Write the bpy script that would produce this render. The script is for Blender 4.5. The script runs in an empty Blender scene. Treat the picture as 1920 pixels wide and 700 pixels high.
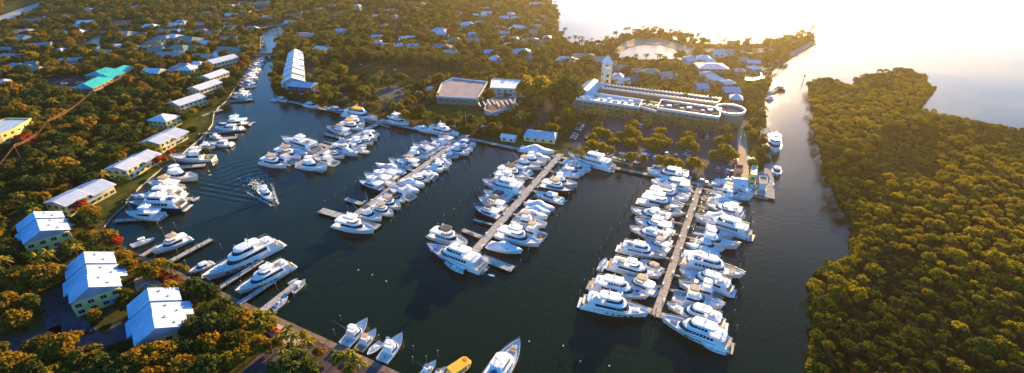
import bpy, math, random
import numpy as np
from mathutils import Vector, Matrix
R = math.radians
rnd = random.Random(7)
scene = bpy.context.scene
COL = scene.collection
# ------------------------------------------------------------------ camera model (pixels of the 1920x700 photograph)
H = 130.0; F = 930.0; PITCH = math.atan(520/930.0)
SP, CP = math.sin(PITCH), math.cos(PITCH)
LZ = 1.0                                   # height of the land above the water
def G(x, y, z=0.0):
    """pixel -> point on the horizontal plane z"""
    u, v = (x-960)/F, (y-350)/F
    zc = (H-z)/(SP+v*CP)
    return Vector((u*zc, zc*(CP-v*SP), z))
def PX(p):
    d = Vector((p[0], p[1], p[2]-H))
    zc = d.y*CP - d.z*SP
    yc = -d.y*SP - d.z*CP
    return 960+F*d.x/zc, 350+F*yc/zc, zc
def inside(x, y, poly):
    c = False; j = len(poly)-1
    for i in range(len(poly)):
        xi, yi = poly[i][0], poly[i][1]; xj, yj = poly[j][0], poly[j][1]
        if (yi > y) != (yj > y) and x < (xj-xi)*(y-yi)/(yj-yi)+xi: c = not c
        j = i
    return c
def segdist(x, y, a, b):
    dx, dy = b[0]-a[0], b[1]-a[1]; l = dx*dx+dy*dy
    t = 0 if l == 0 else max(0, min(1, ((x-a[0])*dx+(y-a[1])*dy)/l))
    return math.hypot(x-a[0]-t*dx, y-a[1]-t*dy)
# ------------------------------------------------------------------ materials
def newmat(name):
    m = bpy.data.materials.new(name); m.use_nodes = True
    nt = m.node_tree; nt.nodes.clear()
    out = nt.nodes.new('ShaderNodeOutputMaterial')
    return m, nt, out
def N(nt, t, **kw):
    n = nt.nodes.new(t)
    for k, v in kw.items():
        if k in n.inputs.keys(): n.inputs[k].default_value = v
        else: setattr(n, k, v)
    return n
def pmat(name, col, rough=.5, metal=0, vary=.12, scale=1.2, bump=0, coat=0, ior=1.45, col2=None, coords='Object'):
    m, nt, out = newmat(name)
    b = N(nt, 'ShaderNodeBsdfPrincipled'); b.inputs['Roughness'].default_value = rough; b.inputs['Metallic'].default_value = metal
    b.inputs['Coat Weight'].default_value = coat; b.inputs['Specular IOR Level'].default_value = 0 if rough > .84 else .5; b.inputs['IOR'].default_value = ior
    tc = N(nt, 'ShaderNodeTexCoord')
    no = N(nt, 'ShaderNodeTexNoise'); no.inputs['Scale'].default_value = scale; no.inputs['Detail'].default_value = 5
    nt.links.new(tc.outputs[coords], no.inputs['Vector'])
    mx = N(nt, 'ShaderNodeMix', data_type='RGBA')
    c1 = tuple(c*(1-vary) for c in col)+(1,); c2 = (tuple(col2) if col2 else tuple(min(1, c*(1+vary)) for c in col))+(1,)
    mx.inputs[6].default_value = c1; mx.inputs[7].default_value = c2
    rp = N(nt, 'ShaderNodeMapRange'); rp.inputs[1].default_value = .35; rp.inputs[2].default_value = .65
    nt.links.new(no.outputs['Fac'], rp.inputs[0]); nt.links.new(rp.outputs[0], mx.inputs[0])
    nt.links.new(mx.outputs[2], b.inputs['Base Color'])
    if bump:
        bp = N(nt, 'ShaderNodeBump'); bp.inputs['Strength'].default_value = .6; bp.inputs['Distance'].default_value = bump
        nt.links.new(no.outputs['Fac'], bp.inputs['Height']); nt.links.new(bp.outputs[0], b.inputs['Normal'])
    nt.links.new(b.outputs[0], out.inputs[0]); return m
def leafmat(name, cols, trans=.4, nscale=.6):
    """foliage: colour picked per tree, varied in clumps, partly lets light through"""
    m, nt, out = newmat(name)
    oi = N(nt, 'ShaderNodeObjectInfo'); cr = N(nt, 'ShaderNodeValToRGB')
    el = cr.color_ramp.elements
    while len(el) < len(cols): el.new(.5)
    for i, c in enumerate(cols): el[i].position = i/(len(cols)-1); el[i].color = tuple(c)+(1,)
    nt.links.new(oi.outputs['Random'], cr.inputs[0])
    tc = N(nt, 'ShaderNodeTexCoord'); no = N(nt, 'ShaderNodeTexNoise'); no.inputs['Scale'].default_value = nscale*6; no.inputs['Detail'].default_value = 3
    nt.links.new(tc.outputs['Object'], no.inputs['Vector'])
    mr = N(nt, 'ShaderNodeMapRange'); mr.inputs[1].default_value = .3; mr.inputs[2].default_value = .7; mr.inputs[3].default_value = .45; mr.inputs[4].default_value = 1.6
    nt.links.new(no.outputs['Fac'], mr.inputs[0])
    mr.inputs[3].default_value = .55; mr.inputs[4].default_value = 1.95
    vm = N(nt, 'ShaderNodeVectorMath', operation='SCALE'); nt.links.new(cr.outputs[0], vm.inputs[0]); nt.links.new(mr.outputs[0], vm.inputs['Scale'])
    d = N(nt, 'ShaderNodeBsdfDiffuse'); t = N(nt, 'ShaderNodeBsdfTranslucent'); mx = N(nt, 'ShaderNodeMixShader'); mx.inputs[0].default_value = trans
    nt.links.new(vm.outputs[0], d.inputs[0]); nt.links.new(vm.outputs[0], t.inputs[0])
    nt.links.new(d.outputs[0], mx.inputs[1]); nt.links.new(t.outputs[0], mx.inputs[2]); nt.links.new(mx.outputs[0], out.inputs[0])
    return m
M = {}
M['gel'] = pmat('white_gelcoat', (.86,.86,.86), .22, vary=.03, scale=.3, coat=.3)
M['gel2'] = pmat('cream_gelcoat', (.74,.71,.66), .25, vary=.04, scale=.3, coat=.3)
M['navy'] = pmat('navy_gelcoat', (.02,.03,.06), .15, coat=.5)
M['yellow'] = pmat('yellow_paint', (.85,.50,.02), .35)
M['deck'] = pmat('nonslip_deck', (.66,.66,.66), .6, vary=.08, scale=.8)
M['teak'] = pmat('teak', (.34,.25,.17), .6, vary=.2, scale=2)
M['glass'] = pmat('tinted_glass', (.012,.014,.018), .06, vary=.1)
M['canvas_blue'] = pmat('blue_canvas', (.05,.13,.36), .8)
M['canvas_white'] = pmat('white_canvas', (.76,.76,.78), .8, vary=.06)
M['canvas_dark'] = pmat('dark_canvas', (.05,.05,.06), .8)
M['canvas_yellow'] = pmat('yellow_canvas', (.8,.42,.03), .8)
M['canvas_tan'] = pmat('tan_canvas', (.5,.36,.24), .8)
M['steel'] = pmat('steel', (.6,.6,.6), .3, metal=.9)
M['black'] = pmat('black_plastic', (.015,.015,.017), .4)
M['antifoul'] = pmat('boot_stripe', (.02,.025,.05), .5)
M['plank'] = pmat('weathered_planks', (.42,.40,.37), .85, vary=.25, scale=.9)
M['planktan'] = pmat('tan_planks', (.46,.39,.31), .85, vary=.2, scale=.9)
M['pile'] = pmat('piling_wood', (.13,.10,.07), .9, vary=.3, scale=2)
M['conc'] = pmat('concrete', (.40,.37,.33), .9, vary=.2, scale=.15)
M['asph'] = pmat('asphalt', (.075,.072,.075), .9, vary=.25, scale=.05, coords='Generated')
M['asphpale'] = pmat('worn_parking_asphalt', (.135,.12,.11), .9, vary=.25, scale=.04)
M['drive'] = pmat('paved_drive', (.10,.075,.09), .9, vary=.2, scale=.3)
M['wallcream'] = pmat('cream_stucco', (.78,.62,.24), .9, vary=.08, scale=.5)
M['wallwhite'] = pmat('white_stucco', (.66,.63,.58), .9, vary=.08, scale=.5)
M['walltan'] = pmat('tan_stucco', (.30,.22,.14), .9, vary=.1, scale=.5)
M['walldark'] = pmat('dark_cladding', (.04,.045,.05), .7)
M['roofwhite'] = pmat('white_metal_roof', (.72,.71,.72), .42, vary=.06, scale=.25)
M['roofmetal'] = pmat('pale_blue_metal_roof', (.47,.56,.72), .86, vary=.10, scale=.35)
M['roofdark'] = pmat('dark_membrane_roof', (.13,.12,.13), .85, vary=.25, scale=.3)
M['quaybrown'] = pmat('brown_pavers', (.22,.155,.11), .9, vary=.25, scale=.5)
M['roofgrey'] = pmat('grey_roof', (.30,.31,.33), .7, vary=.15, scale=.3)
M['roofblue'] = pmat('pale_blue_roof', (.42,.50,.60), .6, vary=.12, scale=.3)
M['roofbrown'] = pmat('brown_roof', (.25,.15,.12), .85, vary=.2, scale=.4)
M['roofgreen'] = pmat('green_roof', (.16,.24,.20), .7, vary=.2, scale=.3)
M['roofteal'] = pmat('teal_metal_roof', (.03,.42,.40), .5, vary=.15, scale=.15)
M['roofpink'] = pmat('pinkish_gravel_roof', (.38,.31,.31), .9, vary=.1, scale=.2)
M['bark'] = pmat('bark', (.12,.08,.05), .95, vary=.3, scale=3)
M['wood'] = pmat('creosote_wood', (.16,.09,.05), .9, vary=.2, scale=2)
M['poolw'] = pmat('pool_water', (.03,.30,.40), .05, vary=.1)
M['orange'] = pmat('orange_paint', (.75,.16,.02), .5)
M['red'] = pmat('red_plastic', (.65,.02,.02), .35)
M['sand'] = pmat('sand', (.50,.40,.28), .95, vary=.15, scale=.05)
M['foam'] = pmat('foam', (.75,.78,.8), .8, vary=.2, scale=2)
M['carwhite'] = pmat('white_car_paint', (.75,.75,.75), .25, coat=.6)
M['cargrey'] = pmat('grey_car_paint', (.28,.29,.30), .25, coat=.6)
M['carblack'] = pmat('black_car_paint', (.02,.02,.025), .2, coat=.6)
M['carred'] = pmat('red_car_paint', (.35,.03,.02), .25, coat=.6)
M['carblue'] = pmat('blue_car_paint', (.05,.12,.3), .25, coat=.6)
M['leaf_dark'] = leafmat('dark_foliage', [(.030,.050,.012),(.05,.065,.014),(.12,.085,.012),(.035,.06,.018),(.07,.07,.013),(.16,.10,.012)])
M['leaf_green'] = leafmat('green_foliage', [(.040,.075,.015),(.085,.095,.018),(.06,.07,.02)])
M['leaf_gold'] = leafmat('golden_foliage', [(.20,.16,.016),(.26,.18,.014),(.16,.15,.02)], .5)
M['leaf_red'] = leafmat('red_blossom_foliage', [(.34,.035,.02),(.28,.06,.02)], .4)
M['leaf_orange'] = leafmat('orange_foliage', [(.24,.13,.012),(.20,.13,.016)], .45)
M['leaf_north'] = leafmat('north_foliage', [(.06,.06,.012),(.14,.09,.012),(.09,.09,.014),(.20,.13,.014)], .45)
M['leaf_mang'] = leafmat('mangrove_foliage', [(.14,.125,.012),(.26,.20,.012),(.11,.11,.014),(.30,.21,.012)], .45)
M['leaf_mangdark'] = leafmat('dark_mangrove_foliage', [(.05,.065,.012),(.08,.085,.012),(.035,.05,.012)], .4)  # darker olive leaf tones, mixed into the spit by position
M['leaf_palm'] = leafmat('palm_fronds', [(.11,.11,.02),(.20,.16,.025),(.26,.19,.02)], .35)
def groundmat():
    m, nt, out = newmat('ground_cover')
    b = N(nt, 'ShaderNodeBsdfPrincipled'); b.inputs['Roughness'].default_value = .95; b.inputs['Specular IOR Level'].default_value = 0
    tc = N(nt, 'ShaderNodeTexCoord')
    n1 = N(nt, 'ShaderNodeTexNoise'); n1.inputs['Scale'].default_value = .035; n1.inputs['Detail'].default_value = 6
    n2 = N(nt, 'ShaderNodeTexNoise'); n2.inputs['Scale'].default_value = .6; n2.inputs['Detail'].default_value = 4
    for n in (n1, n2): nt.links.new(tc.outputs['Object'], n.inputs['Vector'])
    cr = N(nt, 'ShaderNodeValToRGB'); e = cr.color_ramp.elements
    e[0].position = .35; e[0].color = (.035,.045,.014,1); e[1].position = .68; e[1].color = (.13,.09,.05,1)
    k = e.new(.52); k.color = (.06,.06,.02,1)
    nt.links.new(n1.outputs['Fac'], cr.inputs[0])
    mr = N(nt, 'ShaderNodeMapRange'); mr.inputs[3].default_value = .6; mr.inputs[4].default_value = 1.4
    nt.links.new(n2.outputs['Fac'], mr.inputs[0])
    vm = N(nt, 'ShaderNodeVectorMath', operation='SCALE'); nt.links.new(cr.outputs[0], vm.inputs[0]); nt.links.new(mr.outputs[0], vm.inputs['Scale'])
    nt.links.new(vm.outputs[0], b.inputs['Base Color']); nt.links.new(b.outputs[0], out.inputs[0]); return m
M['ground'] = groundmat()
M['mud'] = pmat('dark_mud', (.022,.018,.010), .9, vary=.3, scale=.2)
M['lawn'] = pmat('lawn_grass', (.06,.085,.018), .95, vary=.35, scale=.15, coords='Object', col2=(.11,.10,.025))
M['field'] = pmat('dark_field', (.040,.036,.016), .95, vary=.3, scale=.1)
def watermat():
    m, nt, out = newmat('sea_water')
    b = N(nt, 'ShaderNodeBsdfPrincipled')
    b.inputs['Base Color'].default_value = (.0055,.0125,.0050,1); b.inputs['Specular Tint'].default_value = (1,.95,.74,1); b.inputs['Roughness'].default_value = .09; b.inputs['IOR'].default_value = 1.33; b.inputs['Specular IOR Level'].default_value = .30
    tc = N(nt, 'ShaderNodeTexCoord')
    mp = N(nt, 'ShaderNodeMapping'); mp.inputs['Rotation'].default_value = (0,0,R(25)); mp.inputs['Scale'].default_value = (1,.55,1)
    nt.links.new(tc.outputs['Object'], mp.inputs[0])
    n1 = N(nt, 'ShaderNodeTexNoise'); n1.inputs['Scale'].default_value = .75; n1.inputs['Detail'].default_value = 4; n1.inputs['Roughness'].default_value = .6
    n2 = N(nt, 'ShaderNodeTexNoise'); n2.inputs['Scale'].default_value = .012; n2.inputs['Detail'].default_value = 3
    nt.links.new(mp.outputs[0], n1.inputs['Vector']); nt.links.new(tc.outputs['Object'], n2.inputs['Vector'])
    # smoother and rougher patches of water
    mr = N(nt, 'ShaderNodeMapRange'); mr.inputs[1].default_value = .35; mr.inputs[2].default_value = .65; mr.inputs[3].default_value = .5; mr.inputs[4].default_value = 1.0
    nt.links.new(n2.outputs['Fac'], mr.inputs[0])
    bp = N(nt, 'ShaderNodeBump'); bp.inputs['Distance'].default_value = .22
    nt.links.new(n1.outputs['Fac'], bp.inputs['Height']); nt.links.new(mr.outputs[0], bp.inputs['Strength'])
    nt.links.new(bp.outputs[0], b.inputs['Normal']); nt.links.new(b.outputs[0], out.inputs[0]); return m
M['water'] = watermat()
# ------------------------------------------------------------------ mesh building
class MB:
    def __init__(s): s.v = []; s.f = []
    def add(s, vs, fs):
        o = len(s.v); s.v += [tuple(v) for v in vs]; s.f += [tuple(i+o for i in f) for f in fs]; return s
    def box(s, c, d, rz=0.0):
        x, y, z = d[0]/2, d[1]/2, d[2]/2; ca, sa = math.cos(rz), math.sin(rz); vs = []
        for k in (-z, z):
            for (i, j) in ((-x,-y),(x,-y),(x,y),(-x,y)): vs.append((c[0]+i*ca-j*sa, c[1]+i*sa+j*ca, c[2]+k))
        return s.add(vs, [(0,3,2,1),(4,5,6,7),(0,1,5,4),(1,2,6,5),(2,3,7,6),(3,0,4,7)])
    def prism(s, pts, z0, z1, top=None):
        n = len(pts); t = top or pts
        vs = [(p[0],p[1],z0) for p in pts]+[(p[0],p[1],z1) for p in t]
        return s.add(vs, [tuple(range(n-1,-1,-1)), tuple(range(n,2*n))]+[(i,(i+1)%n,n+(i+1)%n,n+i) for i in range(n)])
    def tube(s, a, b, r, r2=None, n=6):
        a = Vector(a); b = Vector(b); r2 = r if r2 is None else r2
        d = (b-a).normalized(); u = d.orthogonal().normalized(); w = d.cross(u); vs = []
        for p, q in ((a, r), (b, r2)):
            for i in range(n): t = 2*math.pi*i/n; vs.append(p+u*(q*math.cos(t))+w*(q*math.sin(t)))
        return s.add(vs, [tuple(range(n-1,-1,-1)), tuple(range(n,2*n))]+[(i,(i+1)%n,n+(i+1)%n,n+i) for i in range(n)])
    def ball(s, c, r, nz=5, n=8, sz=1.0):
        vs = [(c[0],c[1],c[2]-r*sz)]
        for i in range(1, nz):
            a = math.pi*i/nz
            for j in range(n): t = 2*math.pi*j/n; vs.append((c[0]+r*math.sin(a)*math.cos(t), c[1]+r*math.sin(a)*math.sin(t), c[2]-r*sz*math.cos(a)))
        vs.append((c[0],c[1],c[2]+r*sz)); L = len(vs)-1; fs = []
        for j in range(n):
            k = (j+1)%n; fs.append((0,1+k,1+j)); fs.append((L, L-n+j, L-n+k))
            for i in range(nz-2): fs.append((1+i*n+j, 1+i*n+k, 1+(i+1)*n+k, 1+(i+1)*n+j))
        return s.add(vs, fs)
    def mesh(s, name, mats, smooth=False, fm=None):
        me = bpy.data.meshes.new(name); me.from_pydata(s.v, [], s.f); me.update()
        for m in (mats if isinstance(mats, (list, tuple)) else [mats]): me.materials.append(M[m] if isinstance(m, str) else m)
        if smooth: me.polygons.foreach_set('use_smooth', [True]*len(me.polygons))
        if fm: me.polygons.foreach_set('material_index', fm)
        return me
def setp(o, label=None, cat=None, group=None, kind=None):
    if label: o['label'] = label
    if cat: o['category'] = cat
    if group: o['group'] = group
    if kind: o['kind'] = kind
    return o
def empty(name, loc, rz=0, label=None, cat=None, group=None, sc=1.0):
    o = bpy.data.objects.new(name, None); COL.objects.link(o); o.location = loc; o.rotation_euler = (0,0,rz); o.scale = (sc,sc,sc) if not isinstance(sc, tuple) else sc
    return setp(o, label, cat, group)
def child(name, me, parent, mat=None):
    o = bpy.data.objects.new(name, me); COL.objects.link(o); o.parent = parent
    if mat:
        o.material_slots[0].link = 'OBJECT'; o.material_slots[0].material = M[mat]
    return o
def single(name, me, loc=(0,0,0), rz=0, label=None, cat=None, group=None, kind=None, sc=1.0):
    o = bpy.data.objects.new(name, me); COL.objects.link(o); o.location = loc; o.rotation_euler = (0,0,rz); o.scale = (sc,sc,sc)
    return setp(o, label, cat, group, kind)
def inst(recipe, name, loc, rz, sc, label, cat, group, mats={}):
    """recipe: [(part, mesh, [(subpart, mesh), ...]), ...]"""
    r = empty(name, loc, rz, label, cat, group, sc)
    for p in recipe:
        c = child(p[0], p[1], r, mats.get(p[0]))
        for q in (p[2] if len(p) > 2 else []): child(q[0], q[1], c)
    return r
NTH = ['first','second','third','fourth','fifth','sixth','seventh','eighth','ninth','tenth','eleventh','twelfth','thirteenth','fourteenth','fifteenth','sixteenth','seventeenth','eighteenth','nineteenth','twentieth']
def nth(i):
    if i < 20: return NTH[i]
    t = ['twenty','thirty','forty','fifty','sixty','seventy','eighty','ninety'][i//10-2] if i < 99 else 'hundred'
    d = (i+1) % 10
    if d == 0: return ['thirtieth','fortieth','fiftieth','sixtieth','seventieth','eightieth','ninetieth','hundredth'][min(7, (i+1)//10-3)]
    return ['twenty','thirty','forty','fifty','sixty','seventy','eighty','ninety'][(i+1)//10-2]+'-'+NTH[d-1]
# ------------------------------------------------------------------ boats (local +X is the bow, waterline at z=0)
def hull(L, B, fs, fb, mat='gel', pw=2.4, cockpit=None):
    n = 18; secs = []
    for i in range(n+1):
        t = i/n; k = max(0, (t-.42)/.58)
        hb = B/2*(.88+.12*min(1, t/.35))*(1-k**pw) + .02
        kw = max(0, (t-.30)/.66)
        hw = B/2*.86*max(0, 1-kw**1.9)+.005
        s = fs+(fb-fs)*t**1.6
        x = -L/2+L*t; xw = -L/2+L*t*.93; xm = x*.5+xw*.5
        if cockpit and t < cockpit: dk = .35*s
        else: dk = s-.30
        secs.append((x, xw, xm, hb, hw, s, dk))
    h = MB(); vs = []
    for (x, xw, xm, hb, hw, s, dk) in secs:
        ib = max(.01, hb-.16)
        row = [(xw*.97,0,-.7),(xw,hw,-.05),(xm,hw*.45+hb*.55,s*.5),(x,hb,s*.93),(x,hb,s),(x,ib,s),(x,ib,dk)]
        vs += row+[(a,-b,c) for (a,b,c) in row[1:]]
    fs_ = []; m = 13
    for i in range(n):
        a, b = i*m, (i+1)*m
        for j in range(6): fs_.append((a+j, b+j, b+j+1, a+j+1))
        prev = 0
        for j in range(7, 13): fs_.append((a+prev, a+j, b+j, b+prev)); prev = j
    fs_.append((0,1,2,3,4,10,9,8,7))
    h.add(vs, fs_)
    hm = h.mesh('hull', mat, smooth=False)
    d = MB(); dv = []; 
    for (x, xw, xm, hb, hw, s, dk) in secs: ib = max(.01, hb-.16); dv += [(x, ib, dk), (x, -ib, dk)]
    dv[0] = (dv[0][0]+.1, dv[0][1], dv[0][2]); dv[1] = (dv[1][0]+.1, dv[1][1], dv[1][2])
    d.add(dv, [(2*i, 2*i+1, 2*i+3, 2*i+2) for i in range(n)])
    st = MB(); sv = []
    for (x, xw, xm, hb, hw, s, dk) in secs: sv += [(xw*1.0, hw+.025, -.05), (xw*.985+xm*.015, hw*.93+hb*.07+.035, .16+s*.05)]
    k = len(sv); sv += [(a,-b,c) for a,b,c in sv]
    st.add(sv, [(2*i,2*i+2,2*i+3,2*i+1) for i in range(n)]+[(k+2*i,k+2*i+1,k+2*i+3,k+2*i+2) for i in range(n)])
    return hm, d.mesh('deck', 'deck'), st.mesh('boot_stripe', 'antifoul'), secs
def outline(x0, x1, w, nose, n=6):
    p = [(x0, -w/2)]
    for i in range(n+1):
        a = math.pi/2*i/n; p.append((x1-nose+nose*math.sin(a), -w/2*math.cos(a)))
    p[-1] = (x1, 0)
    q = [(x, -y) for (x, y) in p[:-1]][::-1]
    return p+q
def tier(x0, x1, w, z0, z1, nose=2., rf=1.5, rb=.2, tw=.88, wa=.35, wb=.8, wstart=.08, split=0, wfront=True):
    lo = outline(x0, x1, w, nose); hi = outline(x0+rb, x1-rf, w*tw, nose)
    body = MB().prism(lo, z0, z1, hi)
    def at(f, off):
        r = []
        for (a, b) in zip(lo, hi):
            x, y = a[0]+(b[0]-a[0])*f, a[1]+(b[1]-a[1])*f
            l = math.hypot(x-(x0+x1)/2, y) or 1
            r.append((x+(off if x > x1-nose*1.2 else 0), y+off*(1 if y > 0 else -1 if y < 0 else 0), z0+(z1-z0)*f))
        return r
    A, Bq = at(wa, .05), at(wb, .05)
    n = len(A); win = MB()
    for i in range(n-1):
        a0, a1, b0, b1 = Vector(A[i]), Vector(A[i+1]), Vector(Bq[i]), Vector(Bq[i+1])
        side = i == 0 or i == n-2
        if not side and not wfront: continue
        if side:
            f0, f1 = (wstart, .98) if i == 0 else (.02, 1-wstart)
            k = max(1, split)
            for j in range(k):
                g0 = f0+(f1-f0)*j/k; g1 = f0+(f1-f0)*(j+(.78 if k > 1 else 1))/k
                win.add([a0.lerp(a1,g0), a0.lerp(a1,g1), b0.lerp(b1,g1), b0.lerp(b1,g0)], [(0,1,2,3)])
        else: win.add([a0,a1,b1,b0], [(0,1,2,3)])
    return body, win
def slab(x0, x1, w, z, nose, th=.14):
    # rounded at both ends and slightly crowned
    o = outline(x0, x1, w, nose, 5); r = min(w*.3, 1.2); k = len(o)
    o = [(x0+r, -w/2)]+o[1:-1]+[(x0+r, w/2), (x0+r*.3, w/2-r*.35), (x0, w/2-r), (x0, -w/2+r), (x0+r*.3, -w/2+r*.35)]
    cx_ = (x0+x1)/2
    m = MB().prism(o, z, z+th); q = [(cx_+(a-cx_)*.86, b*.80) for a, b in o]
    return m.prism([(cx_+(a-cx_)*.985, b*.97) for a, b in o], z+th*.95, z+th+.13, q)
def rail(secs, t0, t1, h=.8, inset=.1):
    m = MB(); pts = {1: [], -1: []}
    for i, (x, xw, xm, hb, hw, s, dk) in enumerate(secs):
        t = i/(len(secs)-1)
        if t0 <= t <= t1:
            for sg in (1,-1):
                p = (x-.05, sg*max(.03, hb-inset), s); q = (x-.05, p[1], s+h); pts[sg].append(q); m.tube(p, q, .03, n=4)
    for sg in (1,-1):
        for a, b in zip(pts[sg], pts[sg][1:]): m.tube(a, b, .035, n=4)
    m.tube(pts[1][-1], pts[-1][-1], .035, n=4)
    return m.mesh('bow_rail', 'steel')
def motor_yacht(v):
    L, B = 30., 6.9
    hm, dk, st, secs = hull(L, B, 1.9, 3.3, 'gel')
    rec = [('hull', hm, [('boot_stripe', st)]), ('deck', dk)]
    for sg in (1,-1):
        for k in range(5 if v != 1 else 3):
            x = -3+k*2.6; i = min(17, int((x+L/2)/L*18)); hb = secs[i][3]*.55+secs[i][4]*.45
            rec.append(('hull_window', MB().box((x, sg*(hb+.13), 1.35), (1.5 if v != 1 else 2.2, .06, .38), -sg*.02-sg*.035*k).mesh('hull_window','glass')))
    z = 1.75
    sp = [0, 7, 5, 0][v]
    b1, w1 = tier(-9.5, 7.2+[0,.8,-.6,1.2][v], 5.4, z, z+2.5, nose=4.2, rf=3.2, split=sp, wa=.40, wb=.80)
    rec += [('main_cabin', b1.mesh('main_cabin', 'gel'), [('window_band', w1.mesh('window_band', 'glass'))])]
    rf = slab(-12.6, 4.6, 5.9, z+2.5, 3.2, .16); rec.append(('boat_deck', rf.mesh('boat_deck', 'gel')))
    z2 = z+2.66
    if v in (0, 1, 2):
        b2, w2 = tier([-4.5,-6,-5.5][v], 3.9, 4.3, z2, z2+1.9, nose=2.6, rf=2.0, split=[0,4,0][v], wa=.35, wb=.82)
        rec.append(('upper_cabin', b2.mesh('upper_cabin', 'gel'), [('window_band', w2.mesh('window_band', 'glass'))]))
        rec.append(('hardtop', slab([-7.5,-8.5,-6.5][v], 1.9, 4.5, z2+1.9, 1.8, .14).mesh('hardtop', ['gel','gel','canvas_white'][v])))
        zt = z2+2.05
    else:
        b2, w2 = tier(-3.0, 3.3, 4.2, z2, z2+1.0, nose=2.4, rf=1.4, wa=.45, wb=.9)
        rec.append(('windscreen', b2.mesh('windscreen', 'gel'), [('window_band', w2.mesh('window_band', 'glass'))]))
        t = slab(-5, 1.2, 4.0, z2+2.0, 1.6, .14)
        for x in (-4.4, .2):
            for sg in (1,-1): t.tube((x, sg*1.8, z2), (x+.4, sg*1.8, z2+2.0), .08, n=4)
        rec.append(('hardtop', t.mesh('hardtop', 'gel'))); zt = z2+2.14
    a = MB()
    a.tube((-2.8,1.2,zt), (-3.4,.5,zt+1.1), .12, n=5); a.tube((-2.8,-1.2,zt), (-3.4,-.5,zt+1.1), .12, n=5); a.box((-3.4,0,zt+1.15), (.6,2.0,.14)); a.box((-3.2,0,zt+1.35),(.2,1.5,.12))
    rec.append(('radar_arch', a.mesh('radar_arch', 'gel')))
    d = MB().ball((-3.4,.8,zt+1.55), .42); rec.append(('radar_dome', d.mesh('radar_dome', 'gel', True)))
    if v in (0,1): rec.append(('radar_dome', MB().ball((-3.4,-.8,zt+1.5), .34).mesh('radar_dome', 'gel', True)))
    rec.append(('antenna', MB().tube((-3.6,.1,zt+1.2), (-4.3,.1,zt+4.2), .05, .02, n=4).mesh('antenna', 'steel')))
    sw = MB().box((-L/2-.7,0,.45), (1.7,5.2,.16)); rec.append(('swim_platform', sw.mesh('swim_platform', 'teak' if v == 1 else 'deck')))
    dr = MB()
    for sg in (1,-1):
        for k in range(8):
            x = -12.2+k*1.1; dr.tube((x,sg*2.75,z2),(x,sg*2.75,z2+.9),.035,n=4)
        dr.tube((-12.2,sg*2.75,z2+.9),(-4.5,sg*2.75,z2+.9),.04,n=4)
    dr.tube((-12.2,-2.75,z2+.9),(-12.2,2.75,z2+.9),.04,n=4); rec.append(('deck_rail', dr.mesh('deck_rail','steel')))
    rt = MB(); rt.tube((-10.6,-1.6,z2+.35),(-10.6,-.7,z2+.35),.3,n=8); rt.tube((-10.6,.7,z2+.35),(-10.6,1.6,z2+.35),.3,n=8); rec.append(('life_raft', rt.mesh('life_raft','gel')))
    if v != 1:
        tn = MB().prism([(-9.6,-.5),(-7.0,-.75),(-6.0,0),(-7.0,.75),(-9.6,.5)], z2+.15, z2+.7, [(-9.9,-.8),(-6.9,-1.0),(-5.6,0),(-6.9,1.0),(-9.9,.8)]); tn.box((-8.6,0,z2+.8),(.8,.7,.5)); rec.append(('deck_tender', tn.mesh('deck_tender', ['deck','deck','canvas_blue','canvas_tan'][v])))
    for sg in (1,-1):
        wg = MB().prism([(-13.6,sg*2.95-.1),(-9.4,sg*2.95-.1),(-9.4,sg*2.95+.1),(-13.6,sg*2.95+.1)], 1.9, z+2.5, [(-11.2,sg*2.85-.1),(-9.4,sg*2.85-.1),(-9.4,sg*2.85+.1),(-11.2,sg*2.85+.1)])
        rec.append(('side_wing', wg.mesh('side_wing','gel')))
    rec.append(('bow_rail', rail(secs, .55, 1.0)))
    aft = MB().box((-12.4,0,1.66), (4.6,5.2,.08)); rec.append(('aft_deck', aft.mesh('aft_deck', 'teak' if v != 1 else 'deck')))
    sf = MB().box((-14.1,0,2.0), (.8,3.8,.55)); sf.box((-14.4,0,2.4),(.25,3.8,.35)); rec.append(('sofa', sf.mesh('sofa', 'canvas_tan' if v % 2 else 'canvas_white')))
    fh = MB(); fh.box((9.8,0,2.98), (1.6,2.0,.22)); fh.box((8.2,0,2.86), (1.2,2.4,.3)); rec.append(('sun_pad', fh.mesh('sun_pad', ['canvas_white','canvas_blue','canvas_tan','canvas_white'][v])))
    return rec
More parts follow.
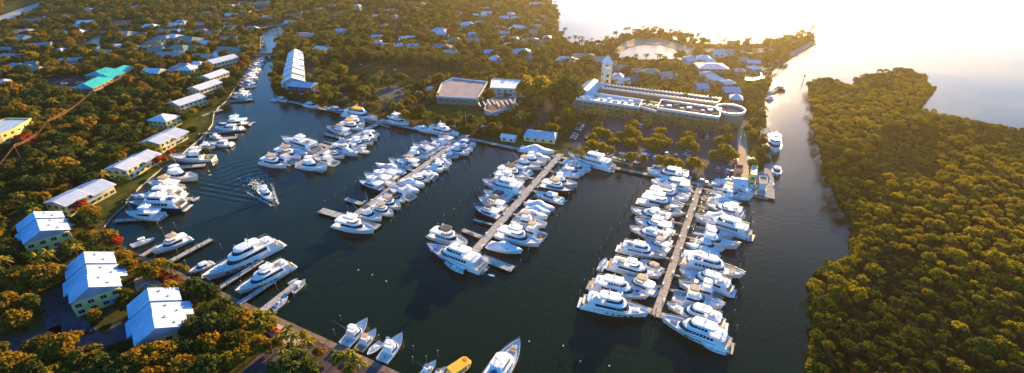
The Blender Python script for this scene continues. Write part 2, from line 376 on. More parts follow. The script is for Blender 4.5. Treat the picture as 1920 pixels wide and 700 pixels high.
def flybridge(v):
    L, B = 19., 5.4
    hm, dk, st, secs = hull(L, B, 1.5, 2.6, ['gel','gel2','gel'][v])
    rec = [('hull', hm, [('boot_stripe', st)]), ('deck', dk)]
    b1, w1 = tier(-5.6, 4.6, 4.2, 1.3, 3.35, nose=3.0, rf=2.4, wa=.40, wb=.82, split=[0,4,0][v])
    rec.append(('main_cabin', b1.mesh('main_cabin', 'gel'), [('window_band', w1.mesh('window_band', 'glass'))]))
    rec.append(('boat_deck', slab(-8.6, 2.4, 4.6, 3.35, 2.0, .14).mesh('boat_deck', 'gel')))
    b2, w2 = tier(-2.6, 2.2, 3.6, 3.49, 4.3, nose=1.6, rf=.8, wa=.5, wb=.95)
    rec.append(('flybridge', b2.mesh('flybridge', 'gel'), [('window_band', w2.mesh('window_band', 'glass'))]))
    t = slab(-4.4, 1.2, 3.7, 5.5, 1.2, .12)
    for x in (-3.6, .4):
        for sg in (1,-1): t.tube((x, sg*1.5, 3.5), (x+.2, sg*1.5, 5.5), .06, n=4)
    rec.append(('hardtop', t.mesh('hardtop', ['gel','canvas_white','canvas_blue'][v])))
    a = MB().tube((-2.5,1,5.6),(-2.9,.4,6.4),.08,n=4).tube((-2.5,-1,5.6),(-2.9,-.4,6.4),.08,n=4).box((-2.9,0,6.45),(.4,1.2,.1)); rec.append(('radar_arch', a.mesh('radar_arch','gel')))
    rec.append(('radar_dome', MB().ball((-2.9,0,6.75), .32).mesh('radar_dome', 'gel', True)))
    rec.append(('antenna', MB().tube((-2.7,.9,5.6), (-3.6,1.1,9.2), .04, .015, n=4).mesh('antenna', 'steel')))
    rec.append(('swim_platform', MB().box((-L/2-.5,0,.4), (1.3,4.2,.14)).mesh('swim_platform', 'teak' if v == 1 else 'deck')))
    rec.append(('bow_rail', rail(secs, .5, 1.0)))
    return rec
def sportfish(v):
    L, B = 19., 5.4
    hm, dk, st, secs = hull(L, B, 1.15, 2.9, ['gel','gel2','gel'][v], pw=2.0, cockpit=.24)
    rec = [('hull', hm, [('boot_stripe', st)]), ('deck', dk)]
    b1, w1 = tier(-4.7, 3.6, 4.2, 1.2, 3.5, nose=2.6, rf=3.0, wa=.42, wb=.78)
    rec.append(('cabin', b1.mesh('cabin', 'gel'), [('window_band', w1.mesh('window_band', 'glass'))]))
    b2, w2 = tier(-4.4, .2, 3.5, 3.5, 4.5, nose=1.2, rf=.5, wa=.55, wb=.97)
    rec.append(('flybridge', b2.mesh('flybridge', 'gel')))
    t = slab(-4.0, -.2, 3.2, 5.8, .9, .1)
    for x in (-3.5, -.7):
        for sg in (1,-1): t.tube((x, sg*1.4, 4.4), (x, sg*1.3, 5.8), .05, n=4)
    rec.append(('hardtop', t.mesh('hardtop', ['canvas_white','gel','canvas_dark'][v])))
    if v == 0:
        w = MB()
        for x in (-3.2,-1.4):
            for sg in (1,-1): w.tube((x, sg*1.2, 5.9), (-2.3+.3*(1 if x > -2 else -1), sg*.6, 8.6), .05, n=4)
        w.box((-2.3,0,8.6),(1.3,1.4,.08)); rec.append(('tuna_tower', w.mesh('tuna_tower', 'steel')))
    for sg in (1,-1):
        rec.append(('outrigger', MB().tube((-2.5, sg*2.1, 3.0), (-7.5, sg*4.6, 11.0), .06, .03, n=4).mesh('outrigger', 'steel')))
    rec.append(('fighting_chair', MB().tube((-7.2,0,.4),(-7.2,0,1.0),.12).box((-7.2,0,1.1),(.7,.7,.12)).box((-6.95,0,1.45),(.12,.7,.6)).mesh('fighting_chair', 'teak')))
    rec.append(('cockpit_sole', MB().box((-7.1,0,.46), (4.4,4.3,.06)).mesh('cockpit_sole', 'teak' if v == 1 else 'deck')))
    rec.append(('bow_rail', rail(secs, .6, 1.0, .6)))
    return rec
def cruiser(v):
    L, B = 15., 4.4
    hm, dk, st, secs = hull(L, B, 1.25, 2.0, ['gel','gel2','navy'][v], pw=2.6)
    rec = [('hull', hm, [('boot_stripe', st)]), ('deck', dk)]
    b1, w1 = tier(-3.4, 4.4, 3.3, 1.1, [2.7,2.5,2.7][v], nose=2.8, rf=3.4, rb=-.3, wa=.45, wb=.88)
    rec.append(('cabin', b1.mesh('cabin', 'gel'), [('window_band', w1.mesh('window_band', 'glass'))]))
    t = slab(-4.6, 1.0, 3.1, 2.95, 1.2, .1)
    for sg in (1,-1): t.tube((-4.0, sg*1.4, 1.3), (-3.6, sg*1.4, 2.95), .06, n=4)
    rec.append(('hardtop', t.mesh('hardtop', ['gel','canvas_blue','canvas_white'][v])))
    rec.append(('cockpit_seat', MB().box((-6.2,0,1.4),(1.0,3.0,.5)).box((-6.6,0,1.75),(.25,3.0,.35)).mesh('cockpit_seat', 'canvas_white')))
    rec.append(('radar_dome', MB().ball((-1.6,0,3.3), .28).mesh('radar_dome', 'gel', True)))
    rec.append(('swim_platform', MB().box((-L/2-.4,0,.35), (1.1,3.4,.12)).mesh('swim_platform', 'teak' if v == 1 else 'deck')))
    rec.append(('bow_rail', rail(secs, .5, 1.0, .6)))
    return rec
def covered(v):
    """a boat zipped under a full white cover"""
    L, B = 16., 4.8
    hm, dk, st, secs = hull(L, B, 1.2, 2.1, 'gel', pw=2.5)
    rec = [('hull', hm, [('boot_stripe', st)]), ('deck', dk)]
    c = MB(); n = 18; rows = []
    for i, (x, xw, xm, hb, hw, s, dk_) in enumerate(secs):
        t = i/n; hz = s+.15+1.9*math.exp(-((t-.42)/.20)**2)*(1.0 if v == 0 else .7)
        h2 = s+.05+.75*(hz-s)
        rows.append([(x*.99, hb-.05, s+.02), (x*.99, hb*.62, h2), (x*.99, 0, hz), (x*.99, -hb*.62, h2), (x*.99, -hb+.05, s+.02)])
    c.add([p for r in rows for p in r], [(5*i+j, 5*i+j+1, 5*i+j+6, 5*i+j+5) for i in range(n) for j in range(4)]+[(0,4,3,2,1)])
    rec.append(('canvas_cover', c.mesh('canvas_cover', 'canvas_white', True)))
    for sg in (1,-1): rec.append(('side_window', MB().box((.4, sg*1.75, 2.15), (3.2,.08,.42), -sg*.04).mesh('side_window', 'glass')))
    rec.append(('mast', MB().tube((-1.6,0,3.0),(-1.9,0,5.0),.07,.03,n=5).box((-1.7,0,4.2),(.1,.9,.08)).mesh('mast', 'steel')))
    rec.append(('swim_platform', MB().box((-L/2-.4,0,.35), (1.0,3.6,.12)).mesh('swim_platform', 'deck')))
    return rec
def skiff(v):
    L, B = 8.5, 2.7
    hm, dk, st, secs = hull(L, B, .75, 1.15, 'gel', pw=2.4, cockpit=.62)
    rec = [('hull', hm, [('boot_stripe', st)]), ('deck', dk)]
    rec.append(('console', MB().prism([(-.9,-.5),(.6,-.5),(.6,.5),(-.9,.5)], .35, 1.5, [(-.7,-.4),(.2,-.4),(.2,.4),(-.7,.4)]).mesh('console', 'gel')))
    if v == 0:
        t = slab(-1.8, 1.1, 2.0, 2.3, .4, .08)
        for x in (-1.2,.5):
            for sg in (1,-1): t.tube((x, sg*.7, .35), (x, sg*.8, 2.3), .04, n=4)
        rec.append(('hardtop', t.mesh('hardtop', 'canvas_white')))
    else: rec.append(('seat', MB().box((-1.7,0,.65),(.6,1.4,.55)).mesh('seat', 'canvas_white')))
    for sg in (1,-1):
        o = MB().box((-L/2-.25, sg*.42, .95), (.55,.4,.55)).box((-L/2-.2, sg*.42, .3), (.22,.2,1.0)); rec.append(('outboard_motor', o.mesh('outboard_motor', 'black' if v else 'canvas_white')))
    rec.append(('bow_cushion', MB().box((2.2,0,.9),(1.4,1.0,.14)).mesh('bow_cushion', 'canvas_white')))
    return rec
def taxi(v):
    L, B = 12., 4.3
    hm, dk, st, secs = hull(L, B, 1.0, 1.5, 'yellow', pw=3.2)
    rec = [('hull', hm, [('boot_stripe', st)]), ('deck', dk)]
    c = MB().prism([(-5.6,-2.05),(3.6,-2.05),(4.6,-1.2),(4.6,1.2),(3.6,2.05),(-5.6,2.05)], 2.7, 2.95, [(-5.4,-1.9),(3.4,-1.9),(4.3,-1.1),(4.3,1.1),(3.4,1.9),(-5.4,1.9)])
    rec.append(('canopy', c.mesh('canopy','canvas_yellow')))
    rec.append(('bow_hatch', MB().tube((3.2,.5,2.9),(3.2,.5,3.05),.9,.85,n=10).mesh('bow_hatch','orange')))
    b = MB()
    for x in (-5.2,-2,1.4,3.4):
        for sg in (1,-1): b.tube((x,sg*1.85,.8),(x,sg*1.85,2.75),.06,n=4)
    rec.append(('canopy_post', b.mesh('canopy_post','steel')))
    s = MB()
    for x in (-4,-2.5,-1,.5,2): s.box((x,0,1.0),(.5,3,.5))
    rec.append(('bench', s.mesh('bench','canvas_blue')))
    return rec
PROTO = {'tx': [taxi(0)], 'my': [motor_yacht(i) for i in range(4)], 'fb': [flybridge(i) for i in range(3)], 'sf': [sportfish(i) for i in range(3)],
         'cr': [cruiser(i) for i in range(3)], 'cv': [covered(i) for i in range(2)], 'sk': [skiff(i) for i in range(2)]}
PLEN = {'tx': 12., 'my': 31.5, 'fb': 20.3, 'sf': 19., 'cr': 16., 'cv': 16.8, 'sk': 9.}
BDESC = {'tx': ['bright yellow-roofed passenger boat'], 'my': ['white motor yacht with tall upper deck', 'white motor yacht with rows of windows', 'white motor yacht with canvas hardtop', 'white motor yacht with open flybridge'],
 'fb': ['white flybridge yacht', 'cream flybridge yacht', 'white flybridge yacht with blue top'],
 'sf': ['white sportfishing boat with tower and outriggers', 'cream sportfishing boat with outriggers', 'white sportfishing boat with dark top'],
 'cr': ['sleek white cruiser', 'cream cruiser with blue top', 'cruiser with dark hull'],
 'cv': ['smooth white boat under full canvas cover', 'white boat under low canvas cover'],
 'sk': ['small open boat with white canopy', 'small open motorboat']}
BCAT = {'tx': 'boat', 'my': 'yacht', 'fb': 'yacht', 'sf': 'fishing boat', 'cr': 'motorboat', 'cv': 'boat', 'sk': 'small boat'}
BNAME = {'tx': 'passenger_boat', 'my': 'motor_yacht', 'fb': 'flybridge_yacht', 'sf': 'sportfishing_boat', 'cr': 'cabin_cruiser', 'cv': 'covered_boat', 'sk': 'open_boat'}
# ================================================================== SETTING
LAND = [(1100,868),(745,700),(600,632),(500,588),(443,562),(265,480),(225,458),(205,440),(195,425),(210,405),(232,385),(240,372),(262,350),(285,330),(310,310),
 (335,295),(350,280),(365,268),(385,250),(398,232),(400,215),(410,200),(425,188),(435,172),(450,150),(462,135),(470,120),(479,107),(487,97),(489,64),(452,57),(455,52),(500,47),(535,42),
 (541,48),(540,66),(524,76),(516,85),(516,97),(514,112),(510,135),(508,160),(515,178),(538,188),(645,211),(720,228),(785,241),(870,256),(960,275),(1040,291),
 (1150,312),(1210,324),(1310,343),(1440,372),(1447,369),(1446,300),(1439,250),(1436,215),(1434,185),(1440,170),(1446,152),(1440,143),(1450,130),(1480,110),
 (1529,77),(1522,65),(1490,72),(1450,78),(1400,82),(1340,82),(1290,80),(1262,74),(1240,64),(1200,62),(1170,68),(1150,80),(1130,85),(1066,84),(1060,74),(1046,60),
 (1044,40),(1046,20),(1030,5),(1015,-10),(990,-90),(-900,-90),(-1500,100),(-1500,1000),(1300,1000)]
SPIT = [(1518,158),(1535,150),(1560,152),(1600,168),(1602,148),(1640,138),(1700,132),(1735,140),(1742,165),(1735,190),(1705,210),(1715,216),(1745,212),(1785,222),(1835,234),(1885,243),(2200,262),
 (3000,330),(3000,1000),(1515,1000),(1520,700),(1530,600),(1522,530),(1548,492),(1600,485),(1612,440),(1602,412),(1578,395),(1552,330),(1532,265),(1524,205)]
def land_mesh(px, name, mat, z=LZ, z0=-3):
    from mathutils.geometry import tessellate_polygon
    P = [G(x, y, z) for x, y in px]
    if sum(P[i].x*P[(i+1)%len(P)].y-P[(i+1)%len(P)].x*P[i].y for i in range(len(P))) < 0: P.reverse()
    tris = tessellate_polygon([[Vector((p.x,p.y,0)) for p in P]])
    n = len(P); vs = [(p.x,p.y,z) for p in P]+[(p.x,p.y,z0) for p in P]
    fs = []
    for t in tris:
        a, b, c = [vs[i] for i in t]
        up = (b[0]-a[0])*(c[1]-a[1])-(c[0]-a[0])*(b[1]-a[1])
        fs.append(tuple(t) if up > 0 else tuple(reversed(t)))
    mats = mat if isinstance(mat, list) else [mat, 'conc']
    k = len(fs)
    if z0 < z-.05: fs += [(i, n+i, n+(i+1)%n, (i+1)%n) for i in range(n)]
    me = MB().add(vs, fs).mesh(name, mats, fm=[0]*k+[min(1,len(mats)-1)]*(len(fs)-k))
    return me
S = 9000
bpy.types  # noqa
wm = MB().add([(-S,-2000,0),(S,-2000,0),(S,S,0),(-S,S,0)], [(0,1,2,3)])
single('sea', wm.mesh('sea', 'water'), kind='structure')
single('ground', land_mesh(LAND, 'ground', 'ground'), kind='structure')
single('mangrove_shore', land_mesh(SPIT, 'mangrove_shore', ['mud','mud'], z=.35), kind='structure')
ZR = LZ+.02
EXCL = []                                  # pixel polygons in which no tree stands
def sheet(name, px, mat, z=ZR, excl=True, kind='structure'):
    single(name, land_mesh(px, name, [mat], z, z), kind=kind)
    if excl:
        EXCL.append(px)
        if max(q[1] for q in px) < 215:                  # trees just this side would hide it
            for s_ in (4, 9): EXCL.append([(a, b+s_*.9) for a, b in px])
def strip(name, px, w, mat, z=ZR, excl=True, kind='structure'):
    P = [G(x, y, z) for x, y in px]; n = len(P); L_, R_ = [], []
    for i in range(n):
        a, b = P[max(0,i-1)], P[min(n-1,i+1)]; d = (b-a).normalized(); nn = Vector((-d.y, d.x, 0))*w/2
        L_.append(P[i]+nn); R_.append(P[i]-nn)
    me = MB().add(L_+R_, [(n+i, n+i+1, i+1, i) for i in range(n-1)]).mesh(name, mat)
    single(name, me, kind=kind)
    if excl: EXCL.append([PX(p)[:2] for p in L_]+[PX(p)[:2] for p in R_][::-1])
sheet('airstrip', [(-60,55),(0,30),(78,3),(82,13),(0,47),(-60,75)], 'roofgrey')
sheet('lawn', [(0,12),(60,-8),(75,0),(0,26)], 'lawn', ZR)
sheet('parking_lot', [(1060,291),(1072,272),(1115,222),(1128,214),(1250,228),(1350,246),(1394,250),(1402,300),(1398,338),(1322,337),(1200,314)], 'asphpale')
sheet('parking_lot', [(78,150),(140,140),(178,152),(170,166),(110,168)], 'asph')
sheet('parking_lot', [(705,168),(740,160),(768,166),(765,190),(735,196),(712,192)], 'asphpale')
sheet('parking_lot', [(640,172),(665,176),(662,192),(638,192)], 'asph')
sheet('parking_lot', [(573,128),(592,124),(600,150),(580,150)], 'asph')
sheet('field', [(640,118),(760,117),(870,128),(862,142),(790,150),(700,146),(640,150),(630,136)], 'field')
sheet('lawn', [(790,196),(850,200),(905,206),(930,226),(870,236),(800,220),(768,210)], 'lawn')
sheet('lawn', [(890,262),(930,258),(1010,262),(1055,262),(1066,276),(1050,288),(960,272)], 'lawn')
sheet('lawn', [(130,430),(215,395),(232,378),(262,345),(300,318),(318,300),(300,298),(262,325),(215,368),(175,398)], 'lawn')
sheet('lawn', [(318,290),(345,262),(372,250),(390,228),(398,205),(378,212),(345,235),(325,262)], 'lawn')
sheet('lawn', [(392,560),(430,560),(455,578),(440,590),(405,585)], 'lawn')
sheet('lawn', [(0,0),(40,-20),(100,-30),(60,0)], 'lawn', excl=False)
strip('road', [(1150,215),(1090,245),(1062,292)], 7, 'asph', ZR+.02)
strip('road', [(990,250),(1010,232),(1030,200),(1034,172)], 9, 'asph')
strip('road', [(735,205),(775,200),(810,188),(870,150),(905,140),(897,118),(880,95),(868,60),(860,20)], 7, 'asph')
strip('road', [(745,200),(700,205),(650,195)], 6, 'asph')
strip('road', [(745,90),(741,60),(748,20)], 6, 'asph')
strip('road', [(0,368),(40,335),(62,308),(30,300),(-40,330)], 9, 'asph')
strip('road', [(115,242),(145,232),(165,218)], 9, 'asph')
strip('road', [(140,300),(178,300),(182,268)], 6, 'asph')
strip('road', [(95,545),(115,600),(170,645),(235,630),(222,605)], 9, 'drive')
strip('road', [(-20,660),(60,640),(115,620)], 8, 'drive')
strip('road', [(455,720),(500,670),(545,655)], 7, 'drive')
strip('path', [(452,58),(520,48),(575,33),(640,12),(700,-8)], 3.0, 'sand')
strip('path', [(400,52),(452,58),(400,63),(320,62)], 3.0, 'asph')
strip('quay_walk', [(266,483),(443,565),(500,591),(600,636),(745,704),(1000,825)], 2.3, 'quaybrown', LZ+.06)
strip('quay_walk', [(540,190),(645,213),(720,230),(785,243),(870,258),(960,277),(1040,293),(1150,314),(1210,326),(1310,345)], 3.0, 'conc', LZ+.06)
sheet('quay_apron', [(1318,345),(1335,338),(1398,338),(1432,318),(1444,318),(1445,368),(1439,370)], 'conc', LZ+.07)
sheet('quay_apron', [(560,650),(600,638),(660,668),(720,700),(650,720),(600,700)], 'drive', LZ+.03)
sheet('path', [(485,612),(512,602),(560,622),(600,640),(560,652),(520,640)], 'sand', LZ+.03)
sheet('beach', [(1150,100),(1160,84),(1195,70),(1240,72),(1285,86),(1300,100),(1290,108),(1277,96),(1240,84),(1205,82),(1175,90),(1158,104)], 'sand')
strip('promenade', [(1285,92),(1340,95),(1400,97),(1450,92)], 16, 'sand', ZR+.02)
strip('road', [(1392,350),(1394,300),(1391,260),(1396,225)], 6, 'sand', ZR+.03)
strip('breakwater', [(1412,138),(1450,118),(1490,98),(1527,78)], 7, 'conc', ZR+.05)
LAG = [(1152,109),(1160,100),(1180,90),(1205,84),(1240,85),(1265,93),(1277,102),(1262,111),(1230,112),(1180,111)]
sheet('lagoon', LAG, 'water', LZ+.06)
for px in ([(1385,148),(1400,140),(1441,133),(1438,144),(1412,151)], [(138,80),(165,71),(185,58),(205,47),(209,58),(192,73),(200,82),(170,86),(150,86)], [(210,46),(240,41),(262,36),(250,44),(222,50)],
           [(236,32),(262,30),(258,40),(238,40)], [(415,10),(470,-5),(470,10),(440,18),(490,8),(510,14),(470,26),(430,20),(460,12)][:5], [(480,14),(495,8),(515,12),(500,18),(465,24)],
           [(565,42),(592,31),(590,38),(572,46)], [(660,18),(705,3),(700,12),(672,22)], [(1268,108),(1300,104),(1300,110),(1275,113)], [(610,28),(640,20),(640,28),(618,33)]):
    sheet('canal', px, 'water', LZ+.05)
def canal_ripples(): pass
# ------------------------------------------------------------------ buildings
KEEP = []                                   # pixel polygons that trees must not cover
def wallwin(root, pts, z0, z1, floors, spacing=3.2, wh=1.3, ww=1.5, maxn=90, mat='glass', off=.05, frame=True):
    """window panes with frames round the outline pts (ccw), each its own part"""
    n = 0
    for i in range(len(pts)):
        a, b = Vector(pts[i]), Vector(pts[(i+1)%len(pts)]); d = b-a; l = d.length
        if l < 3: continue
        d.normalize(); nn = Vector((d.y, -d.x)); k = max(1, int((l-1)/spacing)); ang = math.atan2(d.y, d.x)
        if nn.y > .35: continue              # the back walls are never seen
        for f in range(floors):
            zc = z0+(f+.55)*(z1-z0)/floors
            for j in range(k):
                if n >= maxn: return
                c = a+d*(l*(j+.5)/k)+nn*off
                w = MB().box((c.x, c.y, zc), (ww, .08, wh), ang); o = child('window', w.mesh('window', mat), root)
                if frame:
                    fr = MB()
                    c2 = c+nn*.05
                    fr.box((c2.x, c2.y, zc-wh/2-.06), (ww+.25,.14,.12), ang); fr.box((c2.x, c2.y, zc), (.07,.10,wh), ang)
                    child('window_frame', fr.mesh('window_frame', 'roofwhite'), o)
                n += 1
def ribs(mb, quad, step=1.1, th=.10):
    """standing seams on a roof plane: quad = eave a, eave b, ridge b, ridge a"""
    a, b, c, d = [Vector(q) for q in quad]; L_ = (b-a).length; k = int(L_/step)
    nrm = (b-a).cross(d-a).normalized()*th
    if nrm.z < 0: nrm = -nrm
    for i in range(1, k):
        p, q = a.lerp(b, i/k), d.lerp(c, i/k); w = (b-a).normalized()*.08
        mb.add([p-w+nrm, p+w+nrm, q+w+nrm, q-w+nrm, p-w, p+w, q+w, q-w], [(0,1,2,3),(0,4,5,1),(1,5,6,2),(3,2,6,7),(0,3,7,4)])
def gable(name, label, cat, A, B, zr, wl, wr, ez, wallm='wallcream', roofm='roofwhite', floors=2, hip=0.0, group=None, seams=False, over=.7, segs=1, win=True, keep=8, spacing=3.2, chimney=False, balcony=False, keepf=1.0):
    """house from two ridge-end pixels; wl / wr horizontal width of the slopes left / right of A->B; ez eave height"""
    a, b = G(A[0], A[1], LZ+zr), G(B[0], B[1], LZ+zr)
    L_ = (b-a).length; ang = math.atan2(b.y-a.y, b.x-a.x)
    root = empty(name, ((a.x+b.x)/2, (a.y+b.y)/2, LZ), ang, label, cat, group)
    h = L_/2
    wm_ = MB(); pts = [(-h+over*.5,-wr+over),(h-over*.5,-wr+over),(h-over*.5,wl-over),(-h+over*.5,wl-over)]
    sk = .85 if segs > 1 else 0
    wm_.prism(pts, 0, ez-.05-sk)
    if not hip:
        for sx in (-1,1):
            x = sx*(h-over*.5-.02); wm_.add([(x,-wr+over,ez-.05-sk),(x,wl-over,ez-.05-sk),(x,0,zr-.25-sk)], [(0,1,2) if sx > 0 else (0,2,1)])
    child('wall', wm_.mesh('wall', wallm), root)
    for s in range(segs):
        x0, x1 = -h+L_*s/segs, -h+L_*(s+1)/segs-.02
        dz = [0,-.7,.35,-.4][s % 4] if segs > 1 else 0
        el, er = wl+([0,2.2,0,1.2][s%4] if segs > 1 else 0), wr+([0,1.4,-.6,1][s%4] if segs > 1 else 0)
        hp0 = hip if s == 0 else 0; hp1 = hip if s == segs-1 else 0
        r = MB(); t = .22; zr_ = zr+dz; sl = (zr-ez)/max(wl,wr)
        zl, zq = ez+dz-(el-wl)*sl, ez+dz-(er-wr)*sl
        top = [(x0,-er,zq),(x1,-er,zq),(x1,el,zl),(x0,el,zl),(x0+hp0,0,zr_),(x1-hp1,0,zr_)]
        bot = [(p[0],p[1],p[2]-t) for p in top]
        r.add(top+bot, [(0,1,5,4),(2,3,4,5),(3,0,4),(1,2,5),(6,10,11,7),(8,11,10,9),(9,10,6),(7,11,8),(0,6,7,1),(2,8,9,3),(3,9,6,0),(1,7,8,2)])
        if seams and not hip:
            ribs(r, (top[0],top[1],top[5],top[4])); ribs(r, (top[3],top[2],top[5],top[4]))
        ro = child('roof', r.mesh('roof', roofm), root)
        if seams:
            for vx, vy in ((.3,.35),(.7,.6)): child('roof_vent', MB().box((x0+(x1-x0)*vx, el*vy, zr_-(zr_-zl)*vy+.25),(.7,.5,.6)).mesh('roof_vent','roofgrey'), ro)
        if chimney and s == 0: child('chimney', MB().box((x0+L_/segs*.5, wl*.4, zr-.3), (1.1,1.1,2.2)).mesh('chimney', wallm), ro)
    rot = Matrix.Rotation(ang, 2)
    if win:
        # keep only the walls that face the camera (their local normals turned into the world)
        for i in range(4):
            p, q = Vector(pts[i]), Vector(pts[(i+1)%4]); d = (q-p); l = d.length; d.normalize(); nn = Vector((d.y,-d.x)); wn = rot @ nn
            c = rot @ ((p+q)/2)+Vector((root.location.x, root.location.y))
            if wn.dot(Vector((-c.x,-c.y)).normalized()) < .05 : continue
            k = max(1, int((l-1)/spacing))
            for f in range(floors):
                zc = (f+.55)*(ez-.3)/floors
                for j in range(k):
                    cc = p+d*(l*(j+.5)/k)+nn*.05; an = math.atan2(d.y,d.x)
                    o = child('window', MB().box((cc.x,cc.y,zc), (1.7,.08,1.4), an).mesh('window','glass'), root)
                    fr = MB(); c2 = cc+nn*.06
                    fr.box((c2.x,c2.y,zc-.78), (2.0,.16,.14), an); fr.box((c2.x,c2.y,zc), (.08,.1,1.4), an)
                    child('window_frame', fr.mesh('window_frame','roofwhite'), o)
            if balcony and l > 8 and i in balcony:
                for f in (1,):
                    zf = f*ez/floors+.05; c1 = (p+q)/2+nn*.95
                    child('balcony', MB().box((c1.x,c1.y,zf), (l*.86,1.8,.16), math.atan2(d.y,d.x)).mesh('balcony', 'wallwhite'), root)
                    c3 = (p+q)/2+nn*1.8; rr = MB(); rr.box((c3.x,c3.y,zf+1.0),(l*.86,.07,.08),math.atan2(d.y,d.x))
                    for j in range(int(l*.86/1.2)+1):
                        cc = p+d*(l*.07+j*1.2)+nn*1.8; rr.box((cc.x,cc.y,zf+.5),(.07,.07,1.0))
                    child('railing', rr.mesh('railing', 'roofwhite'), root)
    # footprint + outline kept free of trees
    foot = [rot @ Vector(q)+Vector((root.location.x, root.location.y)) for q in [(-h-1.5,-wr-1.5),(h+1.5,-wr-1.5),(h+1.5,wl+1.5),(-h-1.5,wl+1.5)]]
    EXCL.append([PX((q.x,q.y,LZ))[:2] for q in foot])
    fc = Vector((root.location.x, root.location.y)); foot = [fc+(q-fc)*keepf for q in foot]
    KEEP.append([PX((q.x,q.y,LZ+ez*(.65 if keepf == 1 else 1)))[:2] for q in foot])
    return root
def flat(name, label, cat, quad, hgt, wallm='wallcream', roofm='roofgrey', floors=2, par=.6, parm=None, group=None, win=True, spacing=3.2, maxn=90, merlons=False, frame=True):
    """flat roofed building from four roof-corner pixels"""
    P = [G(x, y, LZ+hgt) for x, y in quad]
    if sum(P[i].x*P[(i+1)%len(P)].y-P[(i+1)%len(P)].x*P[i].y for i in range(len(P))) < 0: P.reverse()
    c = sum(P, Vector())/len(P); pts = [(p.x-c.x, p.y-c.y) for p in P]
    root = empty(name, (c.x, c.y, LZ), 0, label, cat, group)
    child('wall', MB().prism(pts, 0, hgt-.3).mesh('wall', wallm), root)
    ins = [(x*.985, y*.985) for x, y in pts]
    ro = child('roof', MB().prism(ins, hgt-.28, hgt-.1).mesh('roof', roofm), root)
    pr = MB()
    for i in range(len(pts)):
        a, b = Vector(pts[i]), Vector(pts[(i+1)%len(pts)]); d = b-a; m_ = (a+b)/2; an = math.atan2(d.y,d.x)
        pr.box((m_.x, m_.y, hgt-.1+par/2), (d.length+.3,.4,par+.4), an)
        if merlons:
            k = int(d.length/2.6)
            for j in range(k): q = a+d*((j+.5)/k); pr.box((q.x,q.y,hgt+par+.35),(1.1,.42,.7),an)
    child('parapet', pr.mesh('parapet', parm or wallm), root)
    if win: wallwin(root, pts, 0, hgt-.4, floors, spacing, maxn=maxn, frame=frame)
    EXCL.append([PX((p.x+(p.x-c.x)*.04, p.y+(p.y-c.y)*.04, LZ))[:2] for p in P]); KEEP.append([PX((p.x,p.y,LZ+hgt*.65))[:2] for p in P])
    return root
VG = 'cream waterfront villas along the west bank'
def villa(lab, A, B, wl=6.5, wr=6.5, zr=8.4, ez=6.0, **k):
    return gable('waterfront_villa', lab, 'villa', A, B, zr, wl, wr, ez, group=VG, **k)
villa('big villa with blue and white stepped metal roof, nearest the bottom edge of the photo', (276,540),(291,617), 8.5, 7.5, 10.2, 6.0, segs=3, seams=True, wallm='wallcream', roofm='roofmetal', balcony=(0,))
villa('big villa with blue and white stepped roof, pool terrace on its right', (157,472),(167,540), 8.5, 7.5, 10.2, 6.0, roofm='roofmetal', segs=3, seams=True, balcony=(0,))
villa('villa with blue and white stepped roof standing next to the low lilac long one', (62,397),(76,434), 9, 7.5, 9.8, 6.0, roofm='roofmetal', segs=3, seams=True, balcony=(0,))
villa('long cream villa with two-step lilac roof facing the dark-hulled yacht berths', (98,378),(190,333), 7, 7, 8.0, 6.2, segs=2, seams=True, balcony=(0,))
villa('long cream villa with pale roof beside the wide tan sportfishing boat dock', (213,313),(276,278), 7, 7, 8.0, 6.0, segs=2, seams=True, balcony=(0,))
villa('cream villa with lilac roof and small garden deck, behind the cream fishing boats', (277,264),(328,237), 7, 7.5, 8.0, 6.0, segs=2, seams=True, balcony=(0,))
villa('squat villa with a hipped lilac roof, between two long roofed neighbours', (290,220),(318,208), 8, 8, 8.6, 5.8, hip=5, balcony=False)
villa('long cream villa with plain lilac roof opposite the two-yacht berth', (322,191),(374,174), 7, 7, 8.0, 5.8, balcony=(0,))
villa('cream villa with bright lower wall, second from the corner building', (360,163),(404,148), 7, 7, 8.0, 5.8, balcony=(0,))
villa('cream villa with a short pale roof, overlapped by the long one before it', (380,142),(417,129), 7, 7, 8.0, 5.8, balcony=(0,))
villa('long villa with dark balcony openings and blue roof near the footbridge', (389,113),(438,101), 7, 7.5, 9.0, 6.6, balcony=(0,))
villa('small white square villa set back behind the row among dark trees', (341,126),(362,118), 8, 8, 8.4, 5.6, hip=5)
flat('apartment_block', 'cream three-storey apartment block with flat blue roof at the left edge', 'apartment block', [(-30,262),(-30,236),(12,223),(58,223),(28,241),(0,252)], 9.5, 'wallcream', 'roofblue', 3, par=.4, spacing=4.0)
for i,(x0,y0,x1,y1) in enumerate([(150,160,190,141),(186,142,238,120),(172,136,205,124)]):
    gable('clubhouse_wing', ['low front','tall rear','short middle'][i]+' wing of the turquoise-roofed clubhouse by the parking lot', 'clubhouse', (x0,y0),(x1,y1), 6.5, 8.5, 8.5, 3.6, 'walltan', 'roofteal', 1, hip=4, group='turquoise-roofed clubhouse wings', spacing=5)
SG = 'stepped row of white gabled townhouses on the canal point'
for i,(x,y) in enumerate([(552,96),(551,104),(550,113),(549,122),(548,132),(547,143)]):
    s_ = .78+.05*i
    gable('townhouse', nth(i)+' white-roofed townhouse from the footbridge end of the stepped row', 'townhouse', (x-.5,y+3),(x+.5,y-4.5), 9.5, 8.2*s_+.6, 8.6*s_+.6, 5.6, 'wallwhite', 'roofwhite', 2, group=SG, spacing=3.5, over=.3)
gable('balcony_house', 'dark-walled house with blue roof and stacked balconies on the canal point', 'house', (545,152),(590,155), 10.5, 5.5, 6.5, 8.4, 'walldark', 'roofblue', 3, hip=0, spacing=3.4, balcony=(0,))
